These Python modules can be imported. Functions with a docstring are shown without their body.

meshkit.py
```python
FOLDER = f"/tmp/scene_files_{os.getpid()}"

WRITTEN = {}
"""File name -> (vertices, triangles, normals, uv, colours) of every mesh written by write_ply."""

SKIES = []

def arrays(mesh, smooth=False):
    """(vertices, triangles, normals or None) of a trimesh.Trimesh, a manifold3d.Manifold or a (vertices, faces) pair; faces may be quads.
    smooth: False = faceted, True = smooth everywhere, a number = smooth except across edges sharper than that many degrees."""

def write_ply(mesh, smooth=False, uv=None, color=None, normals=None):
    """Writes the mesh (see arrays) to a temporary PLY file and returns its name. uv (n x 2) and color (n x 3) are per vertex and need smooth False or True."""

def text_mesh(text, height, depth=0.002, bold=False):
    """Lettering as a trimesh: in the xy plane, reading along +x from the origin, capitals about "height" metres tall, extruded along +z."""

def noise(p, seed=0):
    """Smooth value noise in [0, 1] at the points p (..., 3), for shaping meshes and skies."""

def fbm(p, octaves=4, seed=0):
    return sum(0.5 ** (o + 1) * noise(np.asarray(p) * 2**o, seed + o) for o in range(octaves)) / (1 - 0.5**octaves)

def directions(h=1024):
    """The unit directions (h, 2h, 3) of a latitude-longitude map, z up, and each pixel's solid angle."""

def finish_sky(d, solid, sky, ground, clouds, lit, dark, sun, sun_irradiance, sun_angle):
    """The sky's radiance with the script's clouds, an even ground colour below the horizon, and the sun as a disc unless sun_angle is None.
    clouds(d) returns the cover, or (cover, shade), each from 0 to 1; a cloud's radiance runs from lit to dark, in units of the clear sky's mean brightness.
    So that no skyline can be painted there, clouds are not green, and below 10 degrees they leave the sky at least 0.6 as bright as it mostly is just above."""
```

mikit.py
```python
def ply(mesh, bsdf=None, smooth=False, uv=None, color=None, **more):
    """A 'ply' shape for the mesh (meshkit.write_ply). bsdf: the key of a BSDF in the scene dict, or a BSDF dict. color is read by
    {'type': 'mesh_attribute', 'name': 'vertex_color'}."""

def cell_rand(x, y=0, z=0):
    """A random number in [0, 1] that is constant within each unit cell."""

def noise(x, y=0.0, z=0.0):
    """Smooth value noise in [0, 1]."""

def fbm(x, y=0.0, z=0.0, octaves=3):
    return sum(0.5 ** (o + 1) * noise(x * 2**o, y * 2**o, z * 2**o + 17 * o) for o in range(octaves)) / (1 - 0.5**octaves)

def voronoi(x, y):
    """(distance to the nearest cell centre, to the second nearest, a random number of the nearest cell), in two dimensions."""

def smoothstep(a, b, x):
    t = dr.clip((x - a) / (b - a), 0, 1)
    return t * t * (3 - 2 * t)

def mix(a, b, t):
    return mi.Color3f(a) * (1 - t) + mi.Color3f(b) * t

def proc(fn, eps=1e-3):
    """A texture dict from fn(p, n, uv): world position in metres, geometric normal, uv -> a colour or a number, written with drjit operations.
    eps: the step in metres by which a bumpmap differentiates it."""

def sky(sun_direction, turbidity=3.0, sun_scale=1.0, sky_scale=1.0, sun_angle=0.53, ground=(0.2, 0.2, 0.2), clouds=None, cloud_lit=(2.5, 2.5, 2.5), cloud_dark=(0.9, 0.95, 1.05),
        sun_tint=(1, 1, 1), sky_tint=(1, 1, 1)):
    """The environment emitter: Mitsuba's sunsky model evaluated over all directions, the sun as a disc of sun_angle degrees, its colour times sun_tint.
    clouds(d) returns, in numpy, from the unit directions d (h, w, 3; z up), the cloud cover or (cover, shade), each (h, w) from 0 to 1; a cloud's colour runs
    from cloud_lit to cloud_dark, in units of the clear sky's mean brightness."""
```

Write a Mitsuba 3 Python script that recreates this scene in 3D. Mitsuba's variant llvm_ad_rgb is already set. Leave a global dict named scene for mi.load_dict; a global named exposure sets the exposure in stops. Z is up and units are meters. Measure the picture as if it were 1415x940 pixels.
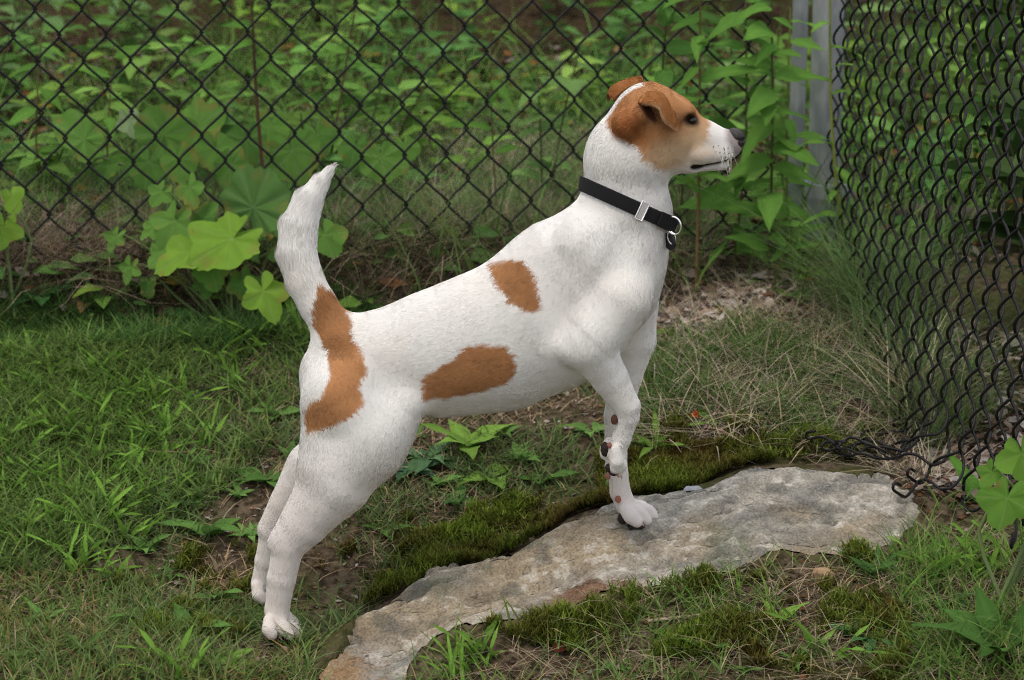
import math, random, numpy as np, trimesh, mitsuba as mi, mikit, meshkit
from scipy.interpolate import RBFInterpolator
from scipy.spatial import cKDTree
from shapely.geometry import Polygon, Point
from shapely import contains_xy
T = mi.ScalarTransform4f
rng = np.random.default_rng(7)
random.seed(7)
scene, labels = {}, {}

# ------------------------------------------------------------------ camera, sky, exposure
PITCH, CAM = math.radians(14.5), np.array([0.0, -2.78, 1.076])
FOVX = 23.98
scene['camera'] = {
    'type': 'thinlens', 'fov': FOVX, 'fov_axis': 'x', 'near_clip': 0.05, 'far_clip': 200.0,
    'aperture_radius': 0.0058, 'focus_distance': 2.84,
    'to_world': T().look_at(origin=CAM.tolist(), target=(CAM + [0, math.cos(PITCH), -math.sin(PITCH)]).tolist(), up=[0, 0, 1])}
scene['sky'] = mikit.sky((-0.25, -0.35, 0.9), turbidity=3, sun_scale=0.16, sun_angle=14, clouds=lambda d: (np.ones(d.shape[:2]), 1 - (1 + 2 * np.clip(d[..., 2], 0, 1)) / 3),
                         cloud_lit=(3.1, 3.15, 3.25), cloud_dark=(0.6, 0.62, 0.66), ground=(0.06, 0.07, 0.04))
exposure = 2.42

# ------------------------------------------------------------------ helpers
FPX = 3330.0
FWD, UPV = np.array([0, math.cos(PITCH), -math.sin(PITCH)]), np.array([0, math.sin(PITCH), math.cos(PITCH)])


def at(u, v, Y):
    """The point of the upright plane y = Y seen at photo pixel (u, v): used once, to measure the photograph."""
    d = FWD + (u - 707.5) / FPX * np.array([1.0, 0, 0]) - (v - 470.0) / FPX * UPV
    return CAM + d * (Y - CAM[1]) / d[1]


def depth(p):
    return (np.asarray(p) - CAM) @ FWD


def key_for(name):
    if name not in labels and name not in scene:
        return name
    i = 1
    while f'{name}_{i:03d}' in labels or f'{name}_{i:03d}' in scene:
        i += 1
    return f'{name}_{i:03d}'


def thing(name, label, cat, group=None, kind=None):
    key = key_for(name)
    labels[key] = {'label': label, 'category': cat}
    if group:
        labels[key]['group'] = group
    if kind:
        labels[key]['kind'] = kind
    return key


part_count = {}


def part(parent, name, mesh, bsdf, smooth=False, color=None, label=None, kind=None, normals=None, uv=None):
    base = f'{parent}__{name}'
    n = part_count.get(base, 0)
    part_count[base] = n + 1
    key = base if n == 0 else f'{base}_{n:03d}'
    put(key, mesh, bsdf, smooth, color, normals, uv)
    if label or kind:
        labels[key] = {}
        if label:
            labels[key]['label'] = label
        if kind:
            labels[key]['kind'] = kind
    return key


def put(key, mesh, bsdf, smooth=False, color=None, normals=None, uv=None):
    if normals is not None:
        path = meshkit.write_ply(mesh, False, uv, color, normals=normals)
        scene[key] = {'type': 'ply', 'filename': path, 'face_normals': False, 'bsdf': {'type': 'ref', 'id': bsdf}}
    else:
        scene[key] = mikit.ply(mesh, bsdf, smooth=smooth, color=color, uv=uv)


def merge(list_vfc):
    """Joins (vertices, faces, colours) triples."""
    vs, fs, cs, o = [], [], [], 0
    for v, f, c in list_vfc:
        vs.append(v); fs.append(f + o); cs.append(c); o += len(v)
    return np.vstack(vs), np.vstack(fs), np.vstack(cs)


def tube(pts, rad, sides=6, cap=True):
    p = np.asarray(pts, float)
    n = len(p)
    t = np.gradient(p, axis=0)
    t /= np.linalg.norm(t, axis=1, keepdims=True) + 1e-12
    ref = np.where(np.abs(t[:, 2:]) < 0.9, [0, 0, 1.0], [1.0, 0, 0])
    a = np.cross(t, ref); a /= np.linalg.norm(a, axis=1, keepdims=True) + 1e-12
    for i in range(1, n):
        x = a[i - 1] - t[i] * (a[i - 1] @ t[i])
        a[i] = x / (np.linalg.norm(x) + 1e-12)
    b = np.cross(t, a)
    an = np.arange(sides) * 2 * np.pi / sides
    r = np.broadcast_to(rad, (n,))[:, None, None]
    v = p[:, None] + r * (np.cos(an)[None, :, None] * a[:, None] + np.sin(an)[None, :, None] * b[:, None])
    i, j = np.meshgrid(np.arange(n - 1), np.arange(sides), indexing='ij')
    q = np.stack([i * sides + j, i * sides + (j + 1) % sides, (i + 1) * sides + (j + 1) % sides, (i + 1) * sides + j], -1).reshape(-1, 4)
    f = np.vstack([q[:, [0, 2, 1]], q[:, [0, 3, 2]]])
    v = v.reshape(-1, 3)
    if cap:
        v = np.vstack([v, p[0], p[-1]])
        k = np.arange(sides)
        f = np.vstack([f, np.c_[np.full(sides, n * sides), k, (k + 1) % sides],
                       np.c_[np.full(sides, n * sides + 1), (n - 1) * sides + (k + 1) % sides, (n - 1) * sides + k]])
    return v, f[:, ::-1]


def spline(pts, n):
    """Catmull-Rom through the points, n samples."""
    p = np.asarray(pts, float)
    p = np.vstack([2 * p[0] - p[1], p, 2 * p[-1] - p[-2]])
    s = np.linspace(0, len(p) - 3 - 1e-9, n)
    i = s.astype(int)
    t = (s - i)[:, None]
    a, b, c, d = p[i], p[i + 1], p[i + 2], p[i + 3]
    return 0.5 * (2 * b + (c - a) * t + (2 * a - 5 * b + 4 * c - d) * t ** 2 + (3 * b - a - 3 * c + d) * t ** 3)


# ------------------------------------------------------------------ materials
VC = {'type': 'mesh_attribute', 'name': 'vertex_color'}
noise, fbm, smoothstep, mix = mikit.noise, mikit.fbm, mikit.smoothstep, mikit.mix
scene['leaf_mat'] = {'type': 'twosided', 'b': {'type': 'principled', 'base_color': VC, 'roughness': 0.5, 'specular': 0.35}}
scene['leaf_mat'] = {'type': 'principledthin', 'base_color': VC, 'roughness': 0.5, 'eta': 1.4, 'diff_trans': 0.7, 'spec_trans': 0.0}
scene['dry_mat'] = {'type': 'twosided', 'b': {'type': 'diffuse', 'reflectance': VC}}
scene['stem_mat'] = {'type': 'principled', 'base_color': VC, 'roughness': 0.6, 'specular': 0.3}
scene['skin_mat'] = {'type': 'principled', 'base_color': VC, 'roughness': 0.75, 'specular': 0.2}
scene['fur_mat'] = {'type': 'twosided', 'b': {'type': 'diffuse', 'reflectance': VC}}
scene['wire_mat'] = {'type': 'principled', 'base_color': {'type': 'rgb', 'value': (0.006, 0.006, 0.007)}, 'roughness': 0.5, 'specular': 0.28}
scene['black_mat'] = {'type': 'principled', 'base_color': {'type': 'rgb', 'value': (0.010, 0.010, 0.012)}, 'roughness': 0.6, 'specular': 0.35}
scene['eye_mat'] = {'type': 'principled', 'base_color': {'type': 'rgb', 'value': (0.012, 0.007, 0.004)}, 'roughness': 0.12, 'specular': 0.5}
scene['nose_mat'] = {'type': 'bumpmap', 'a': mikit.proc(lambda p, n, uv: mikit.voronoi(p.x * 900 + p.z * 300, p.z * 900 + p.y * 700)[0] * 0.0006, eps=2e-4), 'scale': 1.0,
                     'b': {'type': 'principled', 'base_color': {'type': 'rgb', 'value': (0.028, 0.024, 0.028)}, 'roughness': 0.42, 'specular': 0.5}}
scene['metal_mat'] = {'type': 'roughconductor', 'material': 'Al', 'alpha': 0.18}

# ------------------------------------------------------------------ the dog
def lin(*c):
    c = np.asarray(c, float) / 255
    return np.where(c <= 0.04045, c / 12.92, ((c + 0.055) / 1.055) ** 2.4)


def smin(a, b, k):
    h = np.maximum(k - np.abs(a - b), 0) / k
    return np.minimum(a, b) - h * h * k * 0.25


class Field:
    """Signed distance on a grid."""

    def __init__(self, lo, hi, h):
        self.lo, self.h = np.asarray(lo, float), h
        self.n = np.ceil((np.asarray(hi) - self.lo) / h).astype(int) + 1
        self.ax = [self.lo[k] + h * np.arange(self.n[k]) for k in range(3)]
        self.far = 0.2

    def new(self):
        return np.full(self.n, self.far, np.float32)

    def window(self, lo, hi):
        a = np.maximum(np.floor((lo - self.lo) / self.h).astype(int), 0)
        b = np.minimum(np.ceil((hi - self.lo) / self.h).astype(int) + 1, self.n)
        return tuple(slice(*x) for x in zip(a, b))

    def grid(self, w):
        return np.meshgrid(*[self.ax[k][w[k]].astype(np.float32) for k in range(3)], indexing='ij', sparse=True)

    def cone(self, d, a, b, ra, rb, k, ys=1.0, sub=False):
        """Adds a round cone from a to b; ys > 1 makes it narrower across the dog (along y)."""
        a, b = np.asarray(a, float), np.asarray(b, float)
        m = max(ra, rb) + k + 0.012
        w = self.window(np.minimum(a, b) - m, np.maximum(a, b) + m)
        X, Y, Z = self.grid(w)
        ym = (a[1] + b[1]) / 2
        ab = (b - a) * [1, ys, 1]
        px, py, pz = X - a[0], (Y - a[1]) * ys, Z - a[2]
        t = np.clip((px * ab[0] + py * ab[1] + pz * ab[2]) / max(ab @ ab, 1e-9), 0, 1)
        r = ra + (rb - ra) * t
        e = np.sqrt((px - ab[0] * t) ** 2 + (py - ab[1] * t) ** 2 + (pz - ab[2] * t) ** 2) - r
        if ys > 1:
            e = e / (1 + (ys - 1) * 0.35)
        d[w] = -smin(-d[w], e, k) if sub else smin(d[w], e, k)


def surface_nets(d, lo, h):
    inside = d < 0
    c = np.zeros(np.array(d.shape) - 1, np.uint8)
    for o in np.ndindex(2, 2, 2):
        c += inside[o[0]:d.shape[0] - 1 + o[0], o[1]:d.shape[1] - 1 + o[1], o[2]:d.shape[2] - 1 + o[2]]
    idx = np.argwhere((c > 0) & (c < 8))
    num = np.full(c.shape, -1, np.int64)
    num[tuple(idx.T)] = np.arange(len(idx))
    corner = {o: d[idx[:, 0] + o[0], idx[:, 1] + o[1], idx[:, 2] + o[2]].astype(float) for o in np.ndindex(2, 2, 2)}
    s, n = np.zeros((len(idx), 3)), np.zeros((len(idx), 1))
    for o in np.ndindex(2, 2, 2):
        for k in range(3):
            if o[k] == 0:
                q = list(o); q[k] = 1; q = tuple(q)
                A, B = corner[o], corner[q]
                x = (A < 0) != (B < 0)
                t = np.where(x, A / np.where(x, A - B, 1), 0)
                pnt = np.tile(np.array(o, float), (len(idx), 1)); pnt[:, k] = t
                s += np.where(x[:, None], pnt, 0); n += x[:, None]
    v = lo + h * (idx + s / n)
    faces = []
    for k in range(3):
        sl = [slice(1, -1)] * 3
        a = [slice(1, d.shape[j] - 1) for j in range(3)]
        a[k] = slice(0, d.shape[k] - 1)
        b = list(a); b[k] = slice(1, d.shape[k])
        A, B = inside[tuple(a)], inside[tuple(b)]
        e = np.argwhere(A != B)
        flip = A[tuple(e.T)]
        e = e + [1 if j != k else 0 for j in range(3)]
        k1, k2 = (k + 1) % 3, (k + 2) % 3
        q = []
        for d1, d2 in ((-1, -1), (0, -1), (0, 0), (-1, 0)):
            i = e.copy(); i[:, k1] += d1; i[:, k2] += d2
            q.append(num[tuple(i.T)])
        q = np.stack(q, 1)
        q[~flip] = q[~flip][:, ::-1]
        faces.append(q)
    q = np.vstack(faces)
    return v, np.vstack([q[:, [0, 1, 2]], q[:, [0, 2, 3]]])


def PX(p):
    return depth(p) / FPX


bones = []            # (a, b, ra, rb, flow, hair length) for the lie of the coat


def bone(F, d, A, B, k, ys=1.0, hair=0.007, flow=1, shrink=0.0015):
    """A, B: (u, v, Y, radius in pixels) read off the photograph; flow = 1: the coat lies from A to B."""
    a, b = at(*A[:3]), at(*B[:3])
    ra, rb = A[3] * PX(a) - shrink, B[3] * PX(b) - shrink
    F.cone(d, a, b, ra, rb, k, ys)
    bones.append((a, b, ra, rb, flow, hair, ys))


H = 0.0023
F = Field((-0.345, -0.115, -0.02), (0.315, 0.125, 0.70), H)
torso = F.new()
ch = 1.28
# pelvis, loin, ribs, chest, neck (the coat lies towards the tail)
S = lambda u, v, r, y=0.0: (u, v, y, r)
for A, B, k, ys in [
    (S(622, 481, 82), S(556, 493, 66), .03, 1.25), (S(556, 493, 66), S(492, 505, 60), .03, 1.15),
    (S(704, 462, 95), S(622, 481, 82), .03, ch), (S(772, 428, 100), S(704, 462, 95), .03, ch),
    (S(826, 392, 83), S(772, 428, 100), .03, 1.2), (S(846, 340, 72), S(790, 380, 86), .03, 1.15),
    (S(862, 286, 57), S(836, 345, 71), .02, 1.05), (S(865, 228, 60), S(862, 286, 57), .015, 1.08),
]:
    bone(F, torso, A, B, k, ys, hair=.006)
# rump, tail root, breast, shoulder blades, hip muscles
bone(F, torso, S(492, 500, 56), S(458, 520, 44), .03, 1.1, hair=.007)
for y in (-.045, .045):
    bone(F, torso, S(806, 338, 32, y * .95), S(862, 408, 34, y * 1.10), .024, 1.0, hair=.005)
    bone(F, torso, S(862, 410, 31, y * 1.12), S(810, 464, 34, y * 1.15), .022, 1.0, hair=.005)
bone(F, torso, S(888, 300, 34), S(877, 405, 22), .03, 1.0, hair=.008)
# belly line and flank skin
bone(F, torso, S(700, 540, 18), S(606, 556, 16), .03, 1.0, hair=.008)
# head: the coat lies from the nose to the nape
for y in (-1, 1):                      # hollow behind the shoulder, and before the thigh
    F.cone(torso, at(752, 372, .078 * y), at(776, 455, .088 * y), .018, .020, .024, sub=True)
    F.cone(torso, at(872, 330, .066 * y), at(846, 380, .086 * y), .012, .012, .02, sub=True)
HEAD = len(bones)
for A, B, k, ys, hair in [
    (S(898, 172, 55), S(872, 205, 56), .02, 1.0, .006), (S(934, 168, 33), S(902, 168, 52), .018, .95, .005),
    (S(921, 206, 35), S(888, 214, 44), .015, .88, .006),
    (S(970, 192, 27), S(936, 186, 36), .012, 1.0, .004), (S(1003, 196, 19), S(970, 192, 27), .008, 1.0, .003),
    (S(1009, 203, 17), S(990, 207, 22), .008, .95, .003),
    (S(999, 228, 9.5), S(952, 222, 18), .005, .80, .003), (S(952, 221, 18), S(912, 212, 30), .010, .85, .005),
]:
    bone(F, torso, A, B, k, ys, hair)
for y in (-.024, .024):
    bone(F, torso, S(1002, 213, 12, y * .40), S(966, 213, 17, y * .62), .006, 1.0, hair=.003)       # lips
    bone(F, torso, S(950, 156, 13, y * 1.0), S(928, 152, 20, y * 1.1), .010, 1.0, hair=.003)       # brow
    bone(F, torso, S(884, 160, 13, y * 2.0), S(866, 172, 22, y * 1.7), .012, 1.0, hair=.006)       # ear root
    F.cone(torso, at(957, 168, y * 1.25), at(953, 167, y * 1.25), .0075, .0075, .005, sub=True)     # eye socket
    F.cone(torso, at(892, 150, y * 2.75), at(906, 168, y * 2.45), .0065, .0085, .004, sub=True)     # ear opening
HEAD_END = len(bones)


def leg(chain, k=.0035, kt=.020, hair=.0042):
    d = F.new()
    for A, B in zip(chain[:-1], chain[1:]):
        bone(F, d, A, B, k, 1.0, hair)
    return d, kt


def toes(d, tips, rad, k=.004, cleft=True):
    for a, b, c in tips:
        F.cone(d, at(*a), at(*b), rad * 1.0, rad * 1.12, .003)
        F.cone(d, at(*b), at(*c), rad * 1.12, rad * .9, .002)
        bones.append((at(*a), at(*c), rad, rad, 1, .0018, 1.0))
    for (a, b, c), (a2, b2, c2) in zip(tips[:-1], tips[1:]) if cleft else ():            # the clefts between the toes
        m0, m1, m2 = [(at(*p) + at(*q)) / 2 for p, q in ((a, a2), (b, b2), (c, c2))]
        up = np.array([.3, -.35, .85]) * rad * .95
        F.cone(d, m0 * .4 + m1 * .6 + up, m2 + up * .75, .0010, .0020, .0012, sub=True)


legs = []
# near hind leg
d, kt = leg([(474, 545, -.036, 56), (508, 596, -.044, 52), (468, 668, -.047, 47), (423, 726, -.05, 31), (398, 757, -.052, 23.5), (389, 800, -.053, 21.5), (383, 843, -.054, 18.5), (384, 862, -.056, 19)])
bone(F, d, (452, 570, -.036, 36), (446, 640, -.045, 36), .02, 1.0, .008)
bone(F, d, (450, 650, -.045, 28), (392, 742, -.051, 15), .02, 1.0, .006)
bone(F, d, (392, 742, -.051, 14), (379, 752, -.052, 8), .012, 1.0, .004)
bone(F, d, (560, 560, -.04, 30), (520, 620, -.045, 40), .03, 1.0, .008)
toes(d, [((372, 858, -.070), (372, 870, -.080), (376, 877, -.083)), ((386, 856, -.064), (392, 869, -.070), (399, 877, -.073)),
         ((394, 854, -.05), (403, 866, -.052), (411, 875, -.053)), ((396, 852, -.04), (404, 862, -.037), (410, 868, -.035))], .0076)
legs.append((d, kt))
# far hind leg
d, kt = leg([(480, 540, .036, 52), (490, 590, .044, 44), (430, 650, .048, 33), (398, 698, .05, 23), (376, 735, .052, 18), (367, 775, .054, 16), (361, 806, .056, 15), (362, 817, .057, 15.5)])
bone(F, d, (425, 640, .046, 26), (369, 728, .052, 10), .016, 1.0, .006)
toes(d, [((356, 810, .046), (358, 822, .042), (362, 828, .041)), ((362, 812, .056), (370, 822, .054), (378, 829, .054)), ((370, 812, .066), (380, 820, .068), (388, 826, .068))], .0078)
legs.append((d, kt))
# near foreleg, lifted and bent at the wrist
d, kt = leg([(856, 418, -.056, 40), (815, 478, -.068, 36), (843, 523, -.058, 27), (866, 562, -.056, 20.5), (867, 576, -.055, 18), (859, 606, -.053, 14.5), (851, 628, -.052, 14.5)], kt=.014)
bone(F, d, (816, 462, -.064, 34), (794, 485, -.068, 17), .02, 1.0, .006)
toes(d, [((850, 622, -.064), (852, 638, -.066), (850, 648, -.064)), ((852, 625, -.056), (857, 643, -.057), (854, 652, -.055)),
         ((848, 620, -.044), (847, 634, -.042), (843, 644, -.042)), ((842, 612, -.04), (838, 622, -.038), (836, 628, -.038))], .0072, cleft=False)
legs.append((d, kt))
# far foreleg, standing on the rock
d, kt = leg([(870, 418, .046, 41), (874, 470, .05, 34), (864, 520, .051, 25), (853, 575, .052, 20), (851, 630, .052, 16.5), (857, 680, .052, 15.5), (866, 700, .05, 16)], kt=.018)
toes(d, [((864, 704, .034), (872, 714, .029), (880, 721, .028)), ((870, 702, .044), (884, 711, .041), (893, 719, .04)),
         ((876, 699, .055), (892, 706, .056), (902, 714, .056)), ((872, 698, .064), (886, 702, .067), (894, 708, .067))], .0082)
legs.append((d, kt))
# tail
tail_pts = [(480, 484, 0, 36), (460, 456, 0, 30), (441, 424, 0, 28), (423, 392, 0, 28), (411, 356, 0, 29), (412, 318, 0, 28), (424, 283, 0, 23), (440, 257, 0, 15.5), (452, 241, 0, 9.5), (459, 232, 0, 5.5)]
d = F.new()
for i, (A, B) in enumerate(zip(tail_pts[:-1], tail_pts[1:])):
    bone(F, d, A, B, .003, 1.0, (.007, .009, .011, .013, .014, .013, .012, .010, .007)[i])
legs.append((d, .018))
total = torso.copy()
for d, kt in legs:
    total = np.minimum(total, smin(torso, d, kt))
dv, df = surface_nets(total, F.lo, H)
body = trimesh.Trimesh(dv, df, process=False)
trimesh.smoothing.filter_taubin(body, lamb=.5, nu=.53, iterations=10)
mv = np.array(body.vertices) - dv
ml = np.linalg.norm(mv, axis=1, keepdims=True)
dv = dv + mv * np.minimum(1, .0016 / np.maximum(ml, 1e-9))
body = trimesh.Trimesh(dv, df, process=False)
dv, df = np.array(body.vertices), np.array(body.faces)
dn = np.array(body.vertex_normals)
del total, torso, legs, d

# which bone each point belongs to: the lie and length of its hairs
BA, BB = np.array([b[0] for b in bones]), np.array([b[1] for b in bones])
BR = np.array([[b[2], b[3]] for b in bones])
BF, BH, BY = np.array([b[4] for b in bones]), np.array([b[5] for b in bones]), np.array([b[6] for b in bones])


def bone_of(p):
    ab = BB - BA
    e = np.empty((len(p), len(bones)), np.float32)
    for i in range(len(bones)):
        sc = np.array([1, BY[i], 1])
        q, l = (p - BA[i]) * sc, ab[i] * sc
        t = np.clip(q @ l / (l @ l), 0, 1)
        e[:, i] = np.linalg.norm(q - t[:, None] * l, axis=1) - (BR[i, 0] + (BR[i, 1] - BR[i, 0]) * t)
    w = np.exp(-(e - e.min(1, keepdims=True)) / .008)
    w /= w.sum(1, keepdims=True)
    flow = w @ (ab / np.linalg.norm(ab, axis=1, keepdims=True) * BF[:, None])
    return e.argmin(1), flow, w @ BH


# the coat: patches as outlines in the dog's own side view (metres along x and z)
COAT = dict(crown_x=0.1530,
            back=[(-0.0272, 0.4509), (-0.0063, 0.4612), (0.0155, 0.4663), (0.0255, 0.4492), (0.0331, 0.4294), (0.0340, 0.4104), (0.0231, 0.4095), (0.0105, 0.4147), (-0.0021, 0.4182), (-0.0147, 0.4320)],
            belly=[(-0.1056, 0.3047), (-0.0994, 0.3294), (-0.0850, 0.3381), (-0.0655, 0.3513), (-0.0527, 0.3644), (-0.0333, 0.3687), (-0.0063, 0.3696), (0.0046, 0.3556), (0.0055, 0.3294), (-0.0064, 0.3188), (-0.0403, 0.3065), (-0.0743, 0.2977), (-0.1040, 0.2959)],
            rump=[(-0.2078, 0.3735), (-0.1893, 0.3700), (-0.1758, 0.3612), (-0.1695, 0.3349), (-0.1791, 0.3172), (-0.1717, 0.2996), (-0.1942, 0.2818), (-0.2200, 0.2685), (-0.2415, 0.2605), (-0.2454, 0.2818), (-0.2365, 0.2996), (-0.2227, 0.3075), (-0.2137, 0.3305), (-0.2165, 0.3612)],
            tail=[(-0.2264, 0.4261), (-0.2079, 0.4103), (-0.1895, 0.3874), (-0.1831, 0.3627), (-0.1850, 0.3503), (-0.2108, 0.3467), (-0.2226, 0.3609), (-0.2342, 0.3768), (-0.2303, 0.4006)],
            head=[(0.1084, 0.6247), (0.1152, 0.6080), (0.1336, 0.6029), (0.1470, 0.5945), (0.1496, 0.5844), (0.1623, 0.5742), (0.1790, 0.5691), (0.1982, 0.5725), (0.2063, 0.5869), (0.2227, 0.5970), (0.2292, 0.6063), (0.2306, 0.6197), (0.2279, 0.6289), (0.2135, 0.6457), (0.2007, 0.6623), (0.1756, 0.6790), (0.1465, 0.6914), (0.1277, 0.6748), (0.1378, 0.6598), (0.1197, 0.6498), (0.1116, 0.6373)],
            ear_back=[(0.1150, 0.6231), (0.1265, 0.6415), (0.1430, 0.6432), (0.1566, 0.6197), (0.1519, 0.6029), (0.1335, 0.6063), (0.1185, 0.6096)],
            cheek=[(0.1524, 0.5852), (0.1647, 0.6004), (0.1896, 0.6071), (0.2144, 0.6189), (0.2310, 0.6172), (0.2274, 0.5902), (0.2110, 0.5767), (0.1861, 0.5665), (0.1609, 0.5716)],
            jowl=[(0.1992, 0.5879), (0.2216, 0.5990), (0.2326, 0.5922), (0.2370, 0.5820), (0.2204, 0.5743), (0.1954, 0.5641), (0.1827, 0.5658)],
            eye_rim=[(0.1970, 0.6260), (0.2027, 0.6327), (0.2093, 0.6335), (0.2153, 0.6268), (0.2162, 0.6201), (0.2104, 0.6184), (0.2021, 0.6201)],
            ear_hole=[(0.1457, 0.6467), (0.1523, 0.6492), (0.1606, 0.6442), (0.1674, 0.6326), (0.1691, 0.6251), (0.1608, 0.6267), (0.1533, 0.6334)],
            lip=[(0.2065, 0.5685), (0.2106, 0.5719), (0.2224, 0.5710), (0.2333, 0.5727), (0.2459, 0.5753), (0.2567, 0.5791), (0.2560, 0.5762), (0.2485, 0.5727), (0.2376, 0.5702), (0.2275, 0.5685), (0.2175, 0.5646), (0.2091, 0.5642)],
            muzzle_tip=[(0.2481, 0.6134), (0.2708, 0.6134), (0.2715, 0.5810), (0.2572, 0.5810), (0.2536, 0.5921), (0.2483, 0.6015)])
NEAR, FARS = {}, {}


def edge_noise(p, s, f):
    return s * (meshkit.fbm(p * f, 3, seed=3) - .5) * 2


def soft_in(poly, x, z, w):
    """About 1 inside, 0 outside, across a border w metres wide."""
    pts = np.asarray(poly)
    a, b = pts, np.roll(pts, -1, 0)
    d = np.full(len(x), 9.0)
    for p, q in zip(a, b):
        l = q - p
        t = np.clip(((x - p[0]) * l[0] + (z - p[1]) * l[1]) / (l @ l), 0, 1)
        d = np.minimum(d, np.hypot(x - p[0] - t * l[0], z - p[1] - t * l[1]))
    s = np.where(contains_xy(Polygon(poly).buffer(0), x, z), d, -d)
    return np.clip(s / w + .5, 0, 1)


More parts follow.
